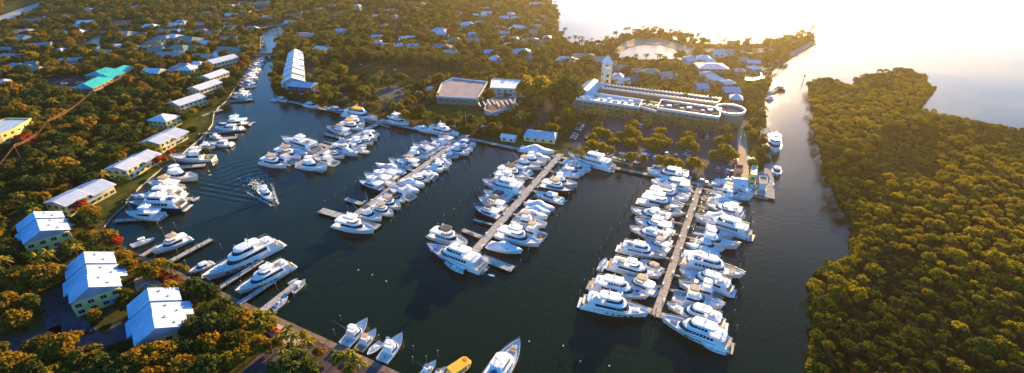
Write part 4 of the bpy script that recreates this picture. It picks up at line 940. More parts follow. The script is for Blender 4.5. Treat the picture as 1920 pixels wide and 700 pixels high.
for where, lst in BO.items():
    order = sorted(range(len(lst)), key=lambda j: -(lst[j][3]+lst[j][5]))
    for i, (k, v, sx, sy, bx, by) in enumerate(lst):
        a, b = G(sx, sy, .9), G(bx, by, .9); d = b-a; L_ = d.length; c = (a+b)/2
        v = v % len(PROTO[k]); s = L_/PLEN[k]; lab = None
        # keep length in a believable span for its kind; a stretched berth reading gives a slightly larger boat of the kind
        bs = min(1.35, max(.9, 1.0/s**.5))*1.2
        desc = BDESC[k][v]; mats = {}
        if where.startswith('quay beside') and i == 6: desc = 'bright yellow-roofed passenger boat'
        if where.startswith('left side of the first') and i == 5: mats = {'hardtop':'canvas_yellow'}; desc = 'white flybridge yacht with round yellow canopy'
        if where.startswith('left side of the first') and i == 7: mats = {'hardtop':'canvas_yellow'}; desc = 'white motor yacht with yellow aft awning'
        if where.startswith('west bank') and i == 3: mats = {'hull':'navy'}; desc = 'dark-hulled motor yacht'
        top = None
        if not mats and k in ('fb','sf','cr'):
            base = {'fb':'flybridge yacht','sf':'sportfishing boat','cr':'cabin cruiser'}[k]
            hc = 'navy' if rnd.random() < .09 else None
            top = rnd.choice([('gel','white'),('canvas_white','white'),('canvas_white','white'),('canvas_tan','tan'),('canvas_blue','blue'),('canvas_dark','dark')])
            mats = {'hardtop': top[0]}
            if hc: mats['hull'] = hc
            elif k == 'cr' and v == 2: mats['hull'] = 'gel'
            cream = v == 1 and not hc
            desc = ('navy-hulled ' if hc else 'cream ' if cream else 'white ')+base+f' with {top[1]} hardtop'
        rk = nth(order.index(i))
        lab = f"{desc}, {rk} from outer end, {where.replace('of the ','of ')}" if 'pier' in where else f"{desc}, {rk} nearest at the {where}"
        if len(lab.split()) > 16: lab = lab.replace('white motor yacht','white yacht').replace(' with canvas hardtop','').replace('by the two superyacht docks','by the superyachts').replace(' with round yellow canopy',' with yellow canopy')
        if where.startswith('left side of the longest') and i == 0: lab = 'long white yacht broadside on the left of the longest pier\'s outer end'
        if len(lab.split()) > 16: print('LONG', lab)
        o = inst(PROTO[k][v], BNAME[k], (c.x, c.y, 0), math.atan2(d.y, d.x), (s, s*min(bs*(1.08 if k in ('fb','sf','cr') else 1.0), 1.55), s*min(bs,1.28)), lab, BCAT[k], 'boats moored at the '+where, mats)
        BOATXY.append((c.x, c.y, L_, math.atan2(d.y,d.x)))
# tenders alongside the big yachts
for (sx,sy,bx,by,lab) in [(1363,662,1317,648,'tender alongside the teak-sterned yacht at the right outer end of the longest pier'),(872,510,832,494,'pale inflatable tender alongside the large white yacht ending the third pier'),(928,517,914,514,'tiny dinghy behind the large yacht ending the third pier'),(1124,508,1137,485,'lone white dinghy adrift left of the longest pier'),(814,440,826,449,'small tender tucked beside the cream yacht ending the third pier')]:
    a, b = G(sx,sy,.5), G(bx,by,.5); d = b-a; s = d.length/PLEN['sk']
    inst(PROTO['sk'][1], 'tender', ((a.x+b.x)/2,(a.y+b.y)/2,0), math.atan2(d.y,d.x), s, lab, 'tender', None)
# the boat under way, and its wake as real raised water
a, b = G(487,353,.9), G(515,382,.9); d = b-a; hd = math.atan2(d.y,d.x); s = d.length/PLEN['sf']*.85
inst(PROTO['sf'][0], BNAME['sf'], ((a.x+b.x)/2,(a.y+b.y)/2,0), hd, s, 'white sportfishing boat under way in open water with a spreading wake', 'fishing boat', None)
def ay_(y): return abs(y)
def wake():
    nx, ny = 150, 110; LX, LY = 80., 50.; vs = []
    for i in range(nx+1):
        for j in range(ny+1):
            x = -LX*i/nx; y = (j/ny-.5)*2*LY; r = math.hypot(x-4, y)
            e = (.36+.2*math.sin(x*.31+ay_(y)*.17)*math.cos(y*.23))*min(1, -x/10)*max(0, 1-(-x/LX)**2); ay = abs(y); arm = math.tan(R(27))*(-x)+2.5
            en = math.exp(-((ay-arm)/(5+.10*-x))**2)
            inner = .35*math.exp(-(ay/(arm*.8+1))**4)
            h_ = .42*e*(en*math.sin((x*.72+ay*1.25)*1.05)+inner*math.sin((-x)*1.1+ay*.25))
            edge = min(1, (1-ay/LY)*6); vs.append((x, y, .02+max(0,edge)*(h_+.06)*(1 if i else 0)))
    fs = [(i*(ny+1)+j, i*(ny+1)+j+1, (i+1)*(ny+1)+j+1, (i+1)*(ny+1)+j) for i in range(nx) for j in range(ny)]
    single('wake_water', MB().add(vs, fs).mesh('wake_water','water',True), (b.x-d.x*.3, b.y-d.y*.3, 0), hd, kind='structure')
    f = MB(); q = random.Random(3)
    for k in range(650):
        t = q.random()**1.8; x = -d.length*.6-t*30; sp = .8+t*5; y = q.gauss(0, sp*.45); r_ = q.uniform(.1,.34)*(1-t*.5)
        f.add([(x-r_*2,y,.42),(x,y-r_,.46),(x+r_*2,y,.44),(x,y+r_,.42)],[(0,1,2,3)])
    for sg in (-1,1):
        for k in range(160):
            t = q.random(); x = -t*24+1; y = sg*(1.4+t*10*.5+q.gauss(0,.35)); r_ = q.uniform(.1,.3)*(1-t*.6); f.add([(x-r_*2,y,.5),(x,y-r_,.52),(x+r_*2,y,.5),(x,y+r_,.5)],[(0,1,2,3)])
    single('wake_foam', f.mesh('wake_foam','foam'), (b.x, b.y, 0), hd, kind='stuff')
wake()
# ------------------------------------------------------------------ mooring pilings standing in the water
pm = MB().tube((0,0,-2.5),(0,0,3.4),.20,.17,7).mesh('piling','pile'); pcap = MB().tube((0,0,3.4),(0,0,3.6),.21,.05,7).mesh('piling_cap','canvas_white')
def mpile(p, lab, grp):
    for (x,y,l,an) in BOATXY:
        dx, dy = p.x-x, p.y-y; u = dx*math.cos(an)+dy*math.sin(an); w = -dx*math.sin(an)+dy*math.cos(an)
        if abs(u) < l*.52 and abs(w) < max(1.6, l*.13): return
    r = empty('mooring_piling', (p.x,p.y,rnd.uniform(-.5,.5)), rnd.uniform(0,6), lab, 'piling', grp)
    r.rotation_euler = (rnd.gauss(0,.02), rnd.gauss(0,.02), 0)
    child('post', pm, r); child('cap', pcap, r)
for nm, (A_, B_), dist in [('longest pier',D4,(26,29)),('third pier',D3,(22,24)),('second pier',D2,(20,20)),('first pier',D1,(19,18))]:
    a, b = G(A_[0],A_[1],LZ), G(B_[0],B_[1],LZ); d = (b-a).normalized(); n = Vector((-d.y,d.x,0)); L_ = (b-a).length
    for sg, dd in ((1,dist[0]),(-1,dist[1])):
        g_ = f'mooring pilings in a row off the {"right" if sg > 0 else "left"} of the {nm}'
        k = int(L_/7.5)
        for i in range(k+1): mpile(a+d*(i*7.5+2)+n*sg*(dd+rnd.uniform(-1.2,1.2)), f'bare wooden mooring piling in the row off the {"right" if sg > 0 else "left"} side of the {nm}', g_)
for (x,y) in [(335,480),(372,470),(416,468),(443,474),(470,465),(350,500),(283,455),(307,440),(240,478),(420,520),(500,470),(540,500),(455,540),(628,630),(640,604),(776,661),(775,684),(712,640),(800,680),(822,670),(962,640),(552,560),(575,545),(520,545),(486,545),(300,430),(330,430)]:
    mpile(G(x,y,0), 'bare wooden mooring piling in the water off the villa bank and bottom quay', 'mooring pilings off the villa bank')
for i,(x,y) in enumerate([(1506,152),(1588,74),(1441,139)]):
    p = G(x,y,0); r = empty('channel_marker', p, 0, ['channel marker post between breakwater tip and mangroves','channel marker post far out beyond the breakwater tip','channel marker post leaning at the inner side of the breakwater'][i], 'marker post')
    child('post', MB().tube((0,0,-2),(0,0,5),.25).mesh('post','pile'), r); child('marker_board', MB().box((0,0,4.6),(1.6,.12,1.6)).mesh('marker_board','black'), r)
for i,(x,y) in enumerate([(672,507),(698,516),(724,528),(992,641),(1056,649),(1088,678),(1142,687)]):
    p = G(x,y,0); o = empty('buoy', p, 0, 'small white buoy floating alone, '+nth(i)+' counting rightward in the open basin', 'buoy', 'small white buoys in the open basin')
    child('float', MB().ball((0,0,.1), .3).mesh('float','gel',True), o)
# ------------------------------------------------------------------ cars
def carmesh(L=4.6, W=1.85, Hc=1.45, van=False):
    b = MB(); h1 = .85 if not van else 1.0
    b.prism([(-L/2,-W/2),(L/2-.3,-W/2),(L/2,-W/4),(L/2,W/4),(L/2-.3,W/2),(-L/2,W/2)], .3, h1)
    lo = [(-L/2+.15,-W/2+.06),(L*.22,-W/2+.06),(L*.22,W/2-.06),(-L/2+.15,W/2-.06)]; hi = [(-L/2+.6,-W/2+.22),(L*.02,-W/2+.22),(L*.02,W/2-.22),(-L/2+.6,W/2-.22)]
    g = MB().prism([(x*.99,y*1.0) for x,y in lo], h1, Hc-.04, hi)
    r = MB().prism(hi, Hc-.05, Hc+.03)
    w = MB()
    for x in (-L*.31,L*.31):
        for sg in (-1,1): w.tube((x,sg*(W/2-.2),.33),(x,sg*(W/2+.01),.33),.33,n=8)
    return [('body', b.mesh('body','carwhite')), ('window', g.mesh('window','glass')), ('car_roof', r.mesh('car_roof','carwhite')), ('wheel', w.mesh('wheel','black'))]
cars = [carmesh(), carmesh(5.2,2.0,1.8,True), carmesh(2.6,1.3,1.7)]
CP_ = ['carwhite','carwhite','cargrey','carblack','carwhite','cargrey','carred','carblue','carwhite']
CW = {'carwhite':'white','cargrey':'grey','carblack':'black','carred':'red','carblue':'blue'}
used = set()
def car(x, y, ang, where, k=None):
    p = G(x,y,ZR+.02); c = rnd.choice(CP_); v = k if k is not None else rnd.choice([0,0,1])
    key = CW[c]+(' van' if v == 1 else ' golf cart' if v == 2 else ' car')
    lab = f'parked {key} {where}'
    inst(cars[v], 'golf_cart' if v == 2 else 'parked_car', p, ang+rnd.gauss(0,.03), 1, lab, 'golf cart' if v == 2 else 'car', f'{key}s parked {where}', {'body':c,'car_roof':c})
a, b = G(870,256,LZ), G(1440,372,LZ); QA = math.atan2(b.y-a.y,b.x-a.x)      # the quay's heading
def row(x0,y0,x1,y1,n,da,where,miss=.15,k=None):
    p, q = G(x0,y0,ZR), G(x1,y1,ZR)
    for i in range(n):
        if rnd.random() < miss: continue
        r_ = p.lerp(q, i/(n-1)); xx, yy, _ = PX(r_); car(xx, yy, QA+da, where, k)
H2 = math.pi/2
row(1074,262,1090,234,9,0,'in the left column of the lot')
row(1150,299,1300,331,22,H2,'in the row along the quay',.25)
row(1140,286,1180,294,8,H2,'under the palms at the quay side',.2)
row(1205,292,1262,304,11,H2,'in the second row from the quay')
row(1225,285,1268,293,8,H2,'in the middle tree rows',.3)
row(1180,277,1192,252,6,0,'beside the central lane',.2); row(1142,292,1150,270,5,0,'beside the lane left of centre',.2)
row(1100,262,1140,268,6,H2,'in the upper left bays',.3); row(1195,236,1250,246,8,H2,'below the hotel front',.35); row(1290,252,1340,262,8,H2,'below the round pavilion',.35)
row(1285,300,1300,262,6,0,'beside the right-hand lane',.3); row(1340,318,1372,324,5,H2,'near the fuel dock',.2); row(1346,296,1380,302,5,H2,'under the round tree of the right bays',.2)
row(905,240,925,245,5,H2,'on the gravel behind the second pier',.1); row(672,196,705,203,4,0,'by the small lot above the first pier',.1); row(730,165,760,178,4,0,'in the lot left of the tents',.1)
row(1405,300,1420,303,4,H2,'beside the wharf',.0); row(90,160,150,157,5,H2,'in the lot left of the turquoise roof',.3); row(840,236,850,238,2,0,'by the flagpole near the second pier',0)
row(676,122,740,132,4,0,'on the dark field',0,2); row(697,145,712,146,3,0,'at the small pavilion on the dark field',0,2); row(793,142,805,145,2,0,'at the edge of the dark field',0,2)
car(163,625,R(20),'in the courtyard between the big villas',0); car(172,300,R(80),'on the yard in the woods',0); car(1318,642-300,QA,'at the head of the longest pier',1)
# flagpole
p = G(874,240,LZ); fp = empty('flagpole', p, 0, 'thin pale flagpole at the head of the second pier', 'flagpole')
child('pole', MB().tube((0,0,0),(0,0,12),.12,.06).mesh('pole','canvas_white'), fp); child('base', MB().box((0,0,.2),(.8,.8,.4)).mesh('base','conc'), fp)
# ================================================================== VEGETATION
def crown(seed, nl=15, per=62, leaf=.125, flat_=.72, low=-.15, lr=(.30,.44), spread=.62):
    q = np.random.default_rng(seed); V = []; 
    for k in range(nl):
        th = q.uniform(0, 2*math.pi); zz = q.uniform(low, 1.0); rr = math.sqrt(max(0, 1-zz*zz))*spread*q.uniform(.75,1.1)
        c = np.array([rr*math.cos(th), rr*math.sin(th), zz*spread*flat_]); rad = q.uniform(*lr)
        n = int(per*(rad/.37)**2); d = q.normal(size=(n,3)); d[:,2] += .35; d /= np.linalg.norm(d,axis=1)[:,None]
        P = c+d*rad*np.array([1,1,.8])*q.uniform(.8,1.08,(n,1))
        nr = d+q.normal(scale=.55,size=(n,3)); nr /= np.linalg.norm(nr,axis=1)[:,None]
        t = np.cross(nr, q.normal(size=(n,3))); t /= np.linalg.norm(t,axis=1)[:,None]; b = np.cross(nr, t)
        s = leaf*q.uniform(.65,1.3,(n,1)); V.append(np.stack([P-t*s, P-b*s*.62, P+t*s, P+b*s*.62],1).reshape(-1,3))
    V = np.concatenate(V); nf = len(V)//4
    me = bpy.data.meshes.new('crown'); me.vertices.add(len(V)); me.vertices.foreach_set('co', V.astype(np.float32).ravel())
    me.loops.add(nf*4); me.loops.foreach_set('vertex_index', np.arange(nf*4, dtype=np.int32)); me.polygons.add(nf); me.polygons.foreach_set('loop_start', np.arange(0,nf*4,4,dtype=np.int32))
    me.update(calc_edges=True); me.materials.append(M['leaf_green']); return me
def palmcrown(seed):
    q = random.Random(seed); m = MB()
    for k in range(15):
        th = 2*math.pi*k/15+q.uniform(-.2,.2); el = q.uniform(-.25,.95); L_ = q.uniform(.85,1.1); prev = None; ca, sa = math.cos(th), math.sin(th)
        for i in range(7):
            t = i/6; rr = L_*t*math.cos(el*(1-t*.6)); z = L_*t*math.sin(el)-.75*t*t*(.6+.4*abs(math.cos(el))); c = (rr*ca, rr*sa, z); wd = .17*math.sin(math.pi*min(1,t*.85+.12))
            cur = (c, wd)
            if prev:
                for sg in (-1,1):
                    a, w0 = prev; b, w1 = cur; ux, uy = -sa*sg, ca*sg
                    m.add([a, b, (b[0]+ux*w1+ca*.03, b[1]+uy*w1+sa*.03, b[2]-w1*.75), (a[0]+ux*w0+ca*.03+ (b[0]-a[0])*.35, a[1]+uy*w0+sa*.03+(b[1]-a[1])*.35, a[2]-w0*.75)], [(0,1,2,3)])
            prev = cur
    return m.mesh('crown', 'leaf_palm')
def trunk(seed, h=1.0, limbs=4):
    q = random.Random(seed); m = MB(); m.tube((0,0,0),(0,0,h*.55), .045,.035)
    for k in range(limbs):
        th = 2*math.pi*k/limbs+q.uniform(-.4,.4); m.tube((0,0,h*.5),(.38*math.cos(th),.38*math.sin(th),h*.95), .028,.012, n=5)
    return m.mesh('trunk','bark')
def palmtrunk(seed):
    q = random.Random(seed); m = MB(); p = Vector((0,0,0)); dx, dy = q.uniform(-.08,.08), q.uniform(-.08,.08)
    for i in range(5): r_ = Vector((dx*(i+1)**1.4*.3, dy*(i+1)**1.4*.3, (i+1)/5)); m.tube(p, r_, .028-.002*i, .026-.002*i, n=6); p = r_
    return m.mesh('trunk','bark'), p
CR = [crown(10+i, nl=13+i%3*3, per=66, flat_=[.7,.85,.6,.75,.95][i%5]) for i in range(7)]
MG = [crown(50+i, nl=17+i%2*4, per=52, leaf=.105, flat_=.75, low=-.05, lr=(.20,.34), spread=.72) for i in range(6)]
PC = [palmcrown(i) for i in range(5)]; TR = [trunk(i) for i in range(4)]; PT = [palmtrunk(i) for i in range(4)]
def shore_dist(x, y):
    return min(segdist(x, y, SH[i], SH[i+1]) for i in range(len(SH)-1))
SH = [G(x,y,LZ) for x,y in LAND]; SH = [(p.x,p.y) for p in SH]; SH.append(SH[0])
LW = SH[:-1]
BB = [(min(p[0] for p in e), min(p[1] for p in e), max(p[0] for p in e), max(p[1] for p in e), e) for e in EXCL+[LAG]]
KB = [(min(p[0] for p in e), min(p[1] for p in e), max(p[0] for p in e), max(p[1] for p in e), e) for e in KEEP]
def blocked(x, y, L_): return any(b[0] <= x <= b[2] and b[1] <= y <= b[3] and inside(x, y, b[4]) for b in L_)
def clear_of(p, r, h):
    x, y, _ = PX(p)
    if blocked(x, y, BB): return False
    for dx, dz in ((0,h),(0,h*.6),(r*.8,h*.6),(-r*.8,h*.6)):
        a, b, _ = PX((p[0]+dx, p[1], LZ+dz))
        if blocked(a, b, KB): return False
    return True
grid = {}
def fits(x, y, r, k=.78):
    c = 8.0; gx, gy = int(x//c), int(y//c)
    for i in range(gx-2, gx+3):
        for j in range(gy-2, gy+3):
            for (a, b, q) in grid.get((i,j), ()):
                if (a-x)**2+(b-y)**2 < ((r+q)*k)**2: return False
    return True
def put(x, y, r): grid.setdefault((int(x//8), int(y//8)), []).append((x, y, r))
TREES = []        # (x, y, z, r, h, kind, leafmat, region)
def addt(px, py, r, h, kind, lm, reg, z=LZ, atmid=True):
    p = G(px, py, z+(h*.6 if atmid else 0)); TREES.append((p.x, p.y, z, r, h, kind, lm, reg, 1)); put(p.x, p.y, r)
# trees one can pick out in the photograph: crown centre pixel, crown radius, height
for (x,y,r,lm) in [(40,520,6.5,'leaf_dark'),(30,560,6,'leaf_orange'),(60,515,5,'leaf_dark'),(128,640,6,'leaf_orange'),(158,668,5.5,'leaf_dark'),(100,655,5,'leaf_orange'),(20,680,6,'leaf_orange'),(50,690,5,'leaf_orange'),(75,690,5,'leaf_dark'),
 (300,665,6.5,'leaf_orange'),(340,655,6,'leaf_dark'),(262,672,6,'leaf_orange'),(380,690,6,'leaf_dark'),(230,690,6,'leaf_dark'),(390,612,6.5,'leaf_green'),(362,615,5,'leaf_dark'),(345,690,6,'leaf_orange'),(425,608,5.5,'leaf_dark'),(455,600,5.5,'leaf_orange'),(482,600,4.5,'leaf_gold'),(440,640,5,'leaf_dark'),
 (452,662,4.5,'leaf_orange'),(480,645,4,'leaf_orange'),(430,672,4,'leaf_gold'),(500,650,3.2,'leaf_orange'),(550,685,6.8,'leaf_green'),(572,690,5,'leaf_green'),(240,500,4,'leaf_orange'),(225,480,4,'leaf_orange'),(200,445,5,'leaf_orange'),(212,452,3.5,'leaf_red'),
 (230,555,3.5,'leaf_dark'),(240,570,3.2,'leaf_dark'),(180,590,3,'leaf_orange'),(110,310,8.5,'leaf_orange'),(45,262,6.5,'leaf_red'),(232,152,8.5,'leaf_orange'),(160,232,8,'leaf_orange'),(210,225,5,'leaf_orange'),(32,205,8,'leaf_orange'),(15,165,8.5,'leaf_orange'),
 (110,175,7,'leaf_dark'),(75,340,7,'leaf_dark'),(65,270,3,'leaf_red'),(300,300,4,'leaf_red'),(320,285,3,'leaf_red'),(150,385,3.5,'leaf_red'),(1000,158,15,'leaf_gold'),(1060,165,14,'leaf_green'),(1028,165,9,'leaf_gold'),(385,315-30,3.2,'leaf_dark'),
 (160,100,7,'leaf_gold'),(128,130,7,'leaf_orange'),(205,106,7,'leaf_orange'),(455,90,6,'leaf_gold'),(465,80,6,'leaf_gold'),(440,130,5,'leaf_orange'),(450,120,4,'leaf_red'),(380,95,7,'leaf_gold'),(848,60,8,'leaf_red'),(728,88,6,'leaf_gold'),
 (640,130,7,'leaf_gold'),(610,165,5,'leaf_gold'),(648,150,6,'leaf_orange'),(625,190,5,'leaf_dark'),(660,205,4,'leaf_gold'),(700,200,4.5,'leaf_gold'),(590,185,5,'leaf_gold'),(575,178,4,'leaf_dark'),(520,125,5,'leaf_dark'),(520,150,6,'leaf_gold'),(527,172,5,'leaf_dark')]:
    reg = 'between the villas and the woods' if y > 250 else region(x,y)
    addt(x, y, r, r*1.45+1.5, 'tree', lm, reg)
for (x,y,r,lm) in [(505,606,3.2,'leaf_gold'),(496,596,3,'leaf_orange'),(470,592,3.6,'leaf_gold'),(520,640,2.6,'leaf_orange'),(565,628,2.2,'leaf_gold'),(585,640,2,'leaf_orange'),(600,658,2.4,'leaf_orange'),(632,672,2.6,'leaf_gold'),(655,690,2.6,'leaf_gold'),(410,575,2.5,'leaf_orange'),(380,585,3,'leaf_dark'),(345,505,2,'leaf_gold'),(330,500,2.2,'leaf_orange'),(300,492,2.6,'leaf_orange'),(270,500,3.2,'leaf_orange')]:
    addt(x, y, r, r*1.3+1, 'tree', lm, 'beside the quay path')
LOT = [(1124,246,5),(1110,256,4.5),(1136,250,4.5),(1112,270,5),(1128,276,5),(1098,280,4),(1142,280,4),(1178,244,6),(1190,252,5),(1164,254,4.5),(1152,264,4),(1182,265,5),(1196,262,4),(1234,256,5),(1222,266,5),(1240,268,4.5),(1250,262,4.5),(1186,292,4.5),(1205,297,3.5),
 (1290,264,5),(1280,270,4),(1302,274,5),(1252,300,5),(1268,303,4.5),(1240,298,4),(1300,300,5),(1312,306,4.5),(1356,282,7),(1342,288,4.5),(1372,288,5),(1292,252,5),(1240,246,5),(1350,262,5),(1368,258,5),(1185,230,5),(1120,232,4.5),(1218,236,4)]
for (x,y,r) in LOT: addt(x, y, r, r*1.2+1.5, 'tree', 'leaf_gold', 'on the islands of the big parking lot')
for (x,y) in [(535,630),(548,622),(558,634),(522,668),(575,645),(565,660),(650,672),(662,682),(640,682),(670,690),(500,606),(512,600),(625,668),(1070,283),(1078,290),(1086,286),(1092,292),(1160,300),(1168,304),(700,208),(712,205)]:
    addt(x, y, 2.8, 5.5, 'palm', 'leaf_palm', 'on the quay edge', atmid=True)
for i in range(44): addt(690+i*4.2+rnd.uniform(-2,2), 100+i*.35+rnd.uniform(-5,7), 3.6, rnd.uniform(10,13), 'palm', 'leaf_palm', 'in the row behind the dark field')
for i in range(40): addt(1095+i*7.2+rnd.uniform(-2,2), 210+i*.85+rnd.uniform(-3,7), 2.9, rnd.uniform(6,9), 'palm', 'leaf_palm', 'along the hotel front')
for (x,y) in [(1053,62),(1056,58),(1078,73),(1085,74),(1320,75),(1362,76),(1366,73),(1405,74),(1412,76),(1420,75),(1440,80),(1505,64),(1512,66),(1519,68),(1500,70),(1240,58),(1195,62),(1450,78),(1385,79),(1340,76)]:
    addt(x, y+2, 3.6, rnd.uniform(8,11), 'palm', 'leaf_palm', 'on the seaward shore')
for i in range(16): addt(1202+i*6.2, 66-2*math.sin(i/15*math.pi)+rnd.uniform(-1,1), 5, 7, 'tree', 'leaf_north', 'on the beach ridge beyond the lagoon')
for i in range(30): t = i/29; addt(1440+t*82+rnd.uniform(-3,3), 108-t*38+rnd.uniform(-3,1), rnd.uniform(3,5.5), rnd.uniform(5,8), 'tree', 'leaf_north', 'on the breakwater spit')
def zone(x, y):
    if x < 470 and y > 100 or x < 300:
        return rnd.choices(['leaf_dark','leaf_orange','leaf_green','leaf_gold'], [.60,.16,.20,.04])[0], rnd.uniform(3.2,6.8), .07
    if x < 540 and y > 95: return 'leaf_north', rnd.uniform(3,5), .1
    if x > 1395 and y > 140: return rnd.choice(['leaf_north','leaf_green','leaf_gold']), rnd.uniform(2.6,4.6), .3
    if x > 1050 and y < 180: return rnd.choice(['leaf_north','leaf_dark','leaf_green']), rnd.uniform(3,5.2), .38
    return rnd.choices(['leaf_north','leaf_dark','leaf_gold'], [.6,.25,.15])[0], rnd.uniform(3.0,6.2), .30
k = 0; tries = 0
xs0, xs1, ys0, ys1 = -1150, 420, 40, 1500
PAV = [e for e in EXCL]
while tries < 150000:
    tries += 1
    # denser sampling close to the camera
    y = ys0+(ys1-ys0)*rnd.random()**1.35; x = rnd.uniform(xs0, xs1)
    px, py, zc = PX((x, y, LZ+4)) if y*CP > -100 else (0,0,-1)
    if zc < 60 or px < -160 or px > 1560 or py < -70 or py > 800: continue
    if not inside(x, y, LW): continue
    lm, r, pp = zone(px, py)
    if py < 25: r *= 1.25
    pal = rnd.random() < pp
    if pal: r = rnd.uniform(2.4,3.4)
    if not fits(x, y, r, .60 if px < 300 else .66): continue
    h = rnd.uniform(7,11) if pal else r*rnd.uniform(1.2,1.6)+1.2
    if py > 560 and px > 455: continue
    if shore_dist(x, y) < (4.5 if (540 < px < 1445 and py > 180) or (px < 470 and py > 180) else 1.5): continue
    if not clear_of((x, y, LZ), r, h): continue
    if 1062 < px < 1400 and 232 < py < 340: continue
    if 1280 < px < 1450 and 82 < py < 132 and rnd.random() < .8: continue
    if 1150 < px < 1400 and 112 < py < 158 and rnd.random() < .45: continue
    if 760 < px < 1060 and 190 < py < 290 and rnd.random() < .35: continue
    TREES.append((x, y, LZ, r, h, 'palm' if pal else 'tree', 'leaf_palm' if pal else lm, region(px, py) if py < 250 else 'between the villas and the woods', 0)); put(x, y, r)
SPW = [(G(x,y,.35).x, G(x,y,.35).y) for x,y in SPIT]; SPS = SPW+[SPW[0]]
grid.clear()
MZ = [(G(x,y,4).x, G(x,y,4).y) for x,y in SPIT]
for tries in range(110000):
    x = rnd.uniform(30, 800); y = rnd.uniform(40, 620)
    px, py, zc = PX((x, y, 4))
    if px > 2100 or py > 790 or px < 1480: continue
    if not inside(px, py, SPIT): continue
    near = min(1, max(0, (py-250)/300))
    r = rnd.uniform(1.4,3.0) if rnd.random() < .82 else rnd.uniform(2.8,4.4)
    # a lower, greener hollow inside the spit
    hol = (1640 < px < 1760 and 240 < py < 330) or (1640 < px < 1720 and 480 < py < 560)
    if hol: r *= .6
    if not fits(x, y, r, .64): continue
    h = (r*1.1+rnd.uniform(2.0,5.2))*(.6 if hol else 1)
    nz = math.sin(x*.035+1.3*math.sin(y*.021))+math.cos(y*.047-x*.013)+rnd.gauss(0,.55)
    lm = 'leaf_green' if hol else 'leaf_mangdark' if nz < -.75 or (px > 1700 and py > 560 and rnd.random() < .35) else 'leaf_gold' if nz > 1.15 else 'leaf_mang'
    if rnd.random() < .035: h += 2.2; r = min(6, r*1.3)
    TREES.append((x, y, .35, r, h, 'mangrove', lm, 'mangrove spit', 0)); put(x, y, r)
def onscreen(t):
    x, y, zc = PX((t[0],t[1],t[2]+t[4]*.6)); rp = t[3]*F/zc
    return (x > -rp and x < 1920+rp and y > -rp and y < 700+rp), rp
LM = {'leaf_dark':'dark green','leaf_green':'green','leaf_gold':'golden green','leaf_orange':'orange-brown','leaf_red':'red-leaved','leaf_north':'olive','leaf_palm':'tall','leaf_mang':'golden olive','leaf_mangdark':'dark olive'}
VARS = {'tree': (CR, ['leaf_dark','leaf_orange','leaf_green','leaf_gold','leaf_north']), 'palm': (PC, ['leaf_palm']), 'mangrove': (MG, ['leaf_mang','leaf_green'])}
ntree = {}
def build_tree(t):
    x, y, z, r, h, kind, lm, reg, _ = t; i = rnd.randrange(100)
    nm = {'tree':'broadleaf_tree','palm':'palm_tree','mangrove':'mangrove_tree'}[kind]
    sz = 'wide' if r > 5.5 else 'small' if r < 3.6 else 'medium'
    if kind == 'palm': lab = f'tall palm tree {reg}'; g_ = f'palm trees {reg}'
    elif kind == 'mangrove':
        px, py, _ = PX((x,y,z)); q = 'at the water edge of the channel' if px < 1580 else 'in the middle of the spit' if px < 1750 else 'toward the right edge of the spit'
        lab = f'{sz} round {LM[lm]} mangrove {q}'; g_ = lab.replace('mangrove','mangroves',1)
    else: lab = f'{sz} {LM[lm]} tree {reg}'; g_ = f'{sz} {LM[lm]} trees {reg}'
    o = empty(nm, (x,y,z), rnd.uniform(0,6.28), lab, 'tree' if kind != 'palm' else 'palm tree', g_)
    if kind == 'palm':
        pt, top = PT[i % 4]; a = child('trunk', pt, o); a.scale = (h,h,h); c = child('crown', PC[i % 5], o); c.location = top*h; c.scale = (r,r,r)
    else:
        ch = h-r*.62
        a = child('trunk', TR[i % 4], o); a.scale = (r,r,ch/.95); c = child('crown', (CR if kind == 'tree' else MG)[i % (7 if kind == 'tree' else 6)], o, lm); c.location = (0,0,ch-r*.25); c.scale = (r,r,r*(1 if kind == 'tree' else .95))
REST = []
for kind, cap in (('tree',285),('palm',150),('mangrove',285)):
    A_ = []; 
    for t in TREES:
        if t[5] != kind: continue
        on, rp = onscreen(t); A_.append((1 if (t[8] and on) else 0, rp if on else -1, t))
    A_.sort(key=lambda q: (-q[0], -q[1]))
    ind = [q[2] for q in A_[:cap] if q[1] > 0]; REST += [q[2] for q in A_ if q[2] not in set(ind)] if False else [q[2] for q in A_[len(ind):]]
    for t in ind: build_tree(t)
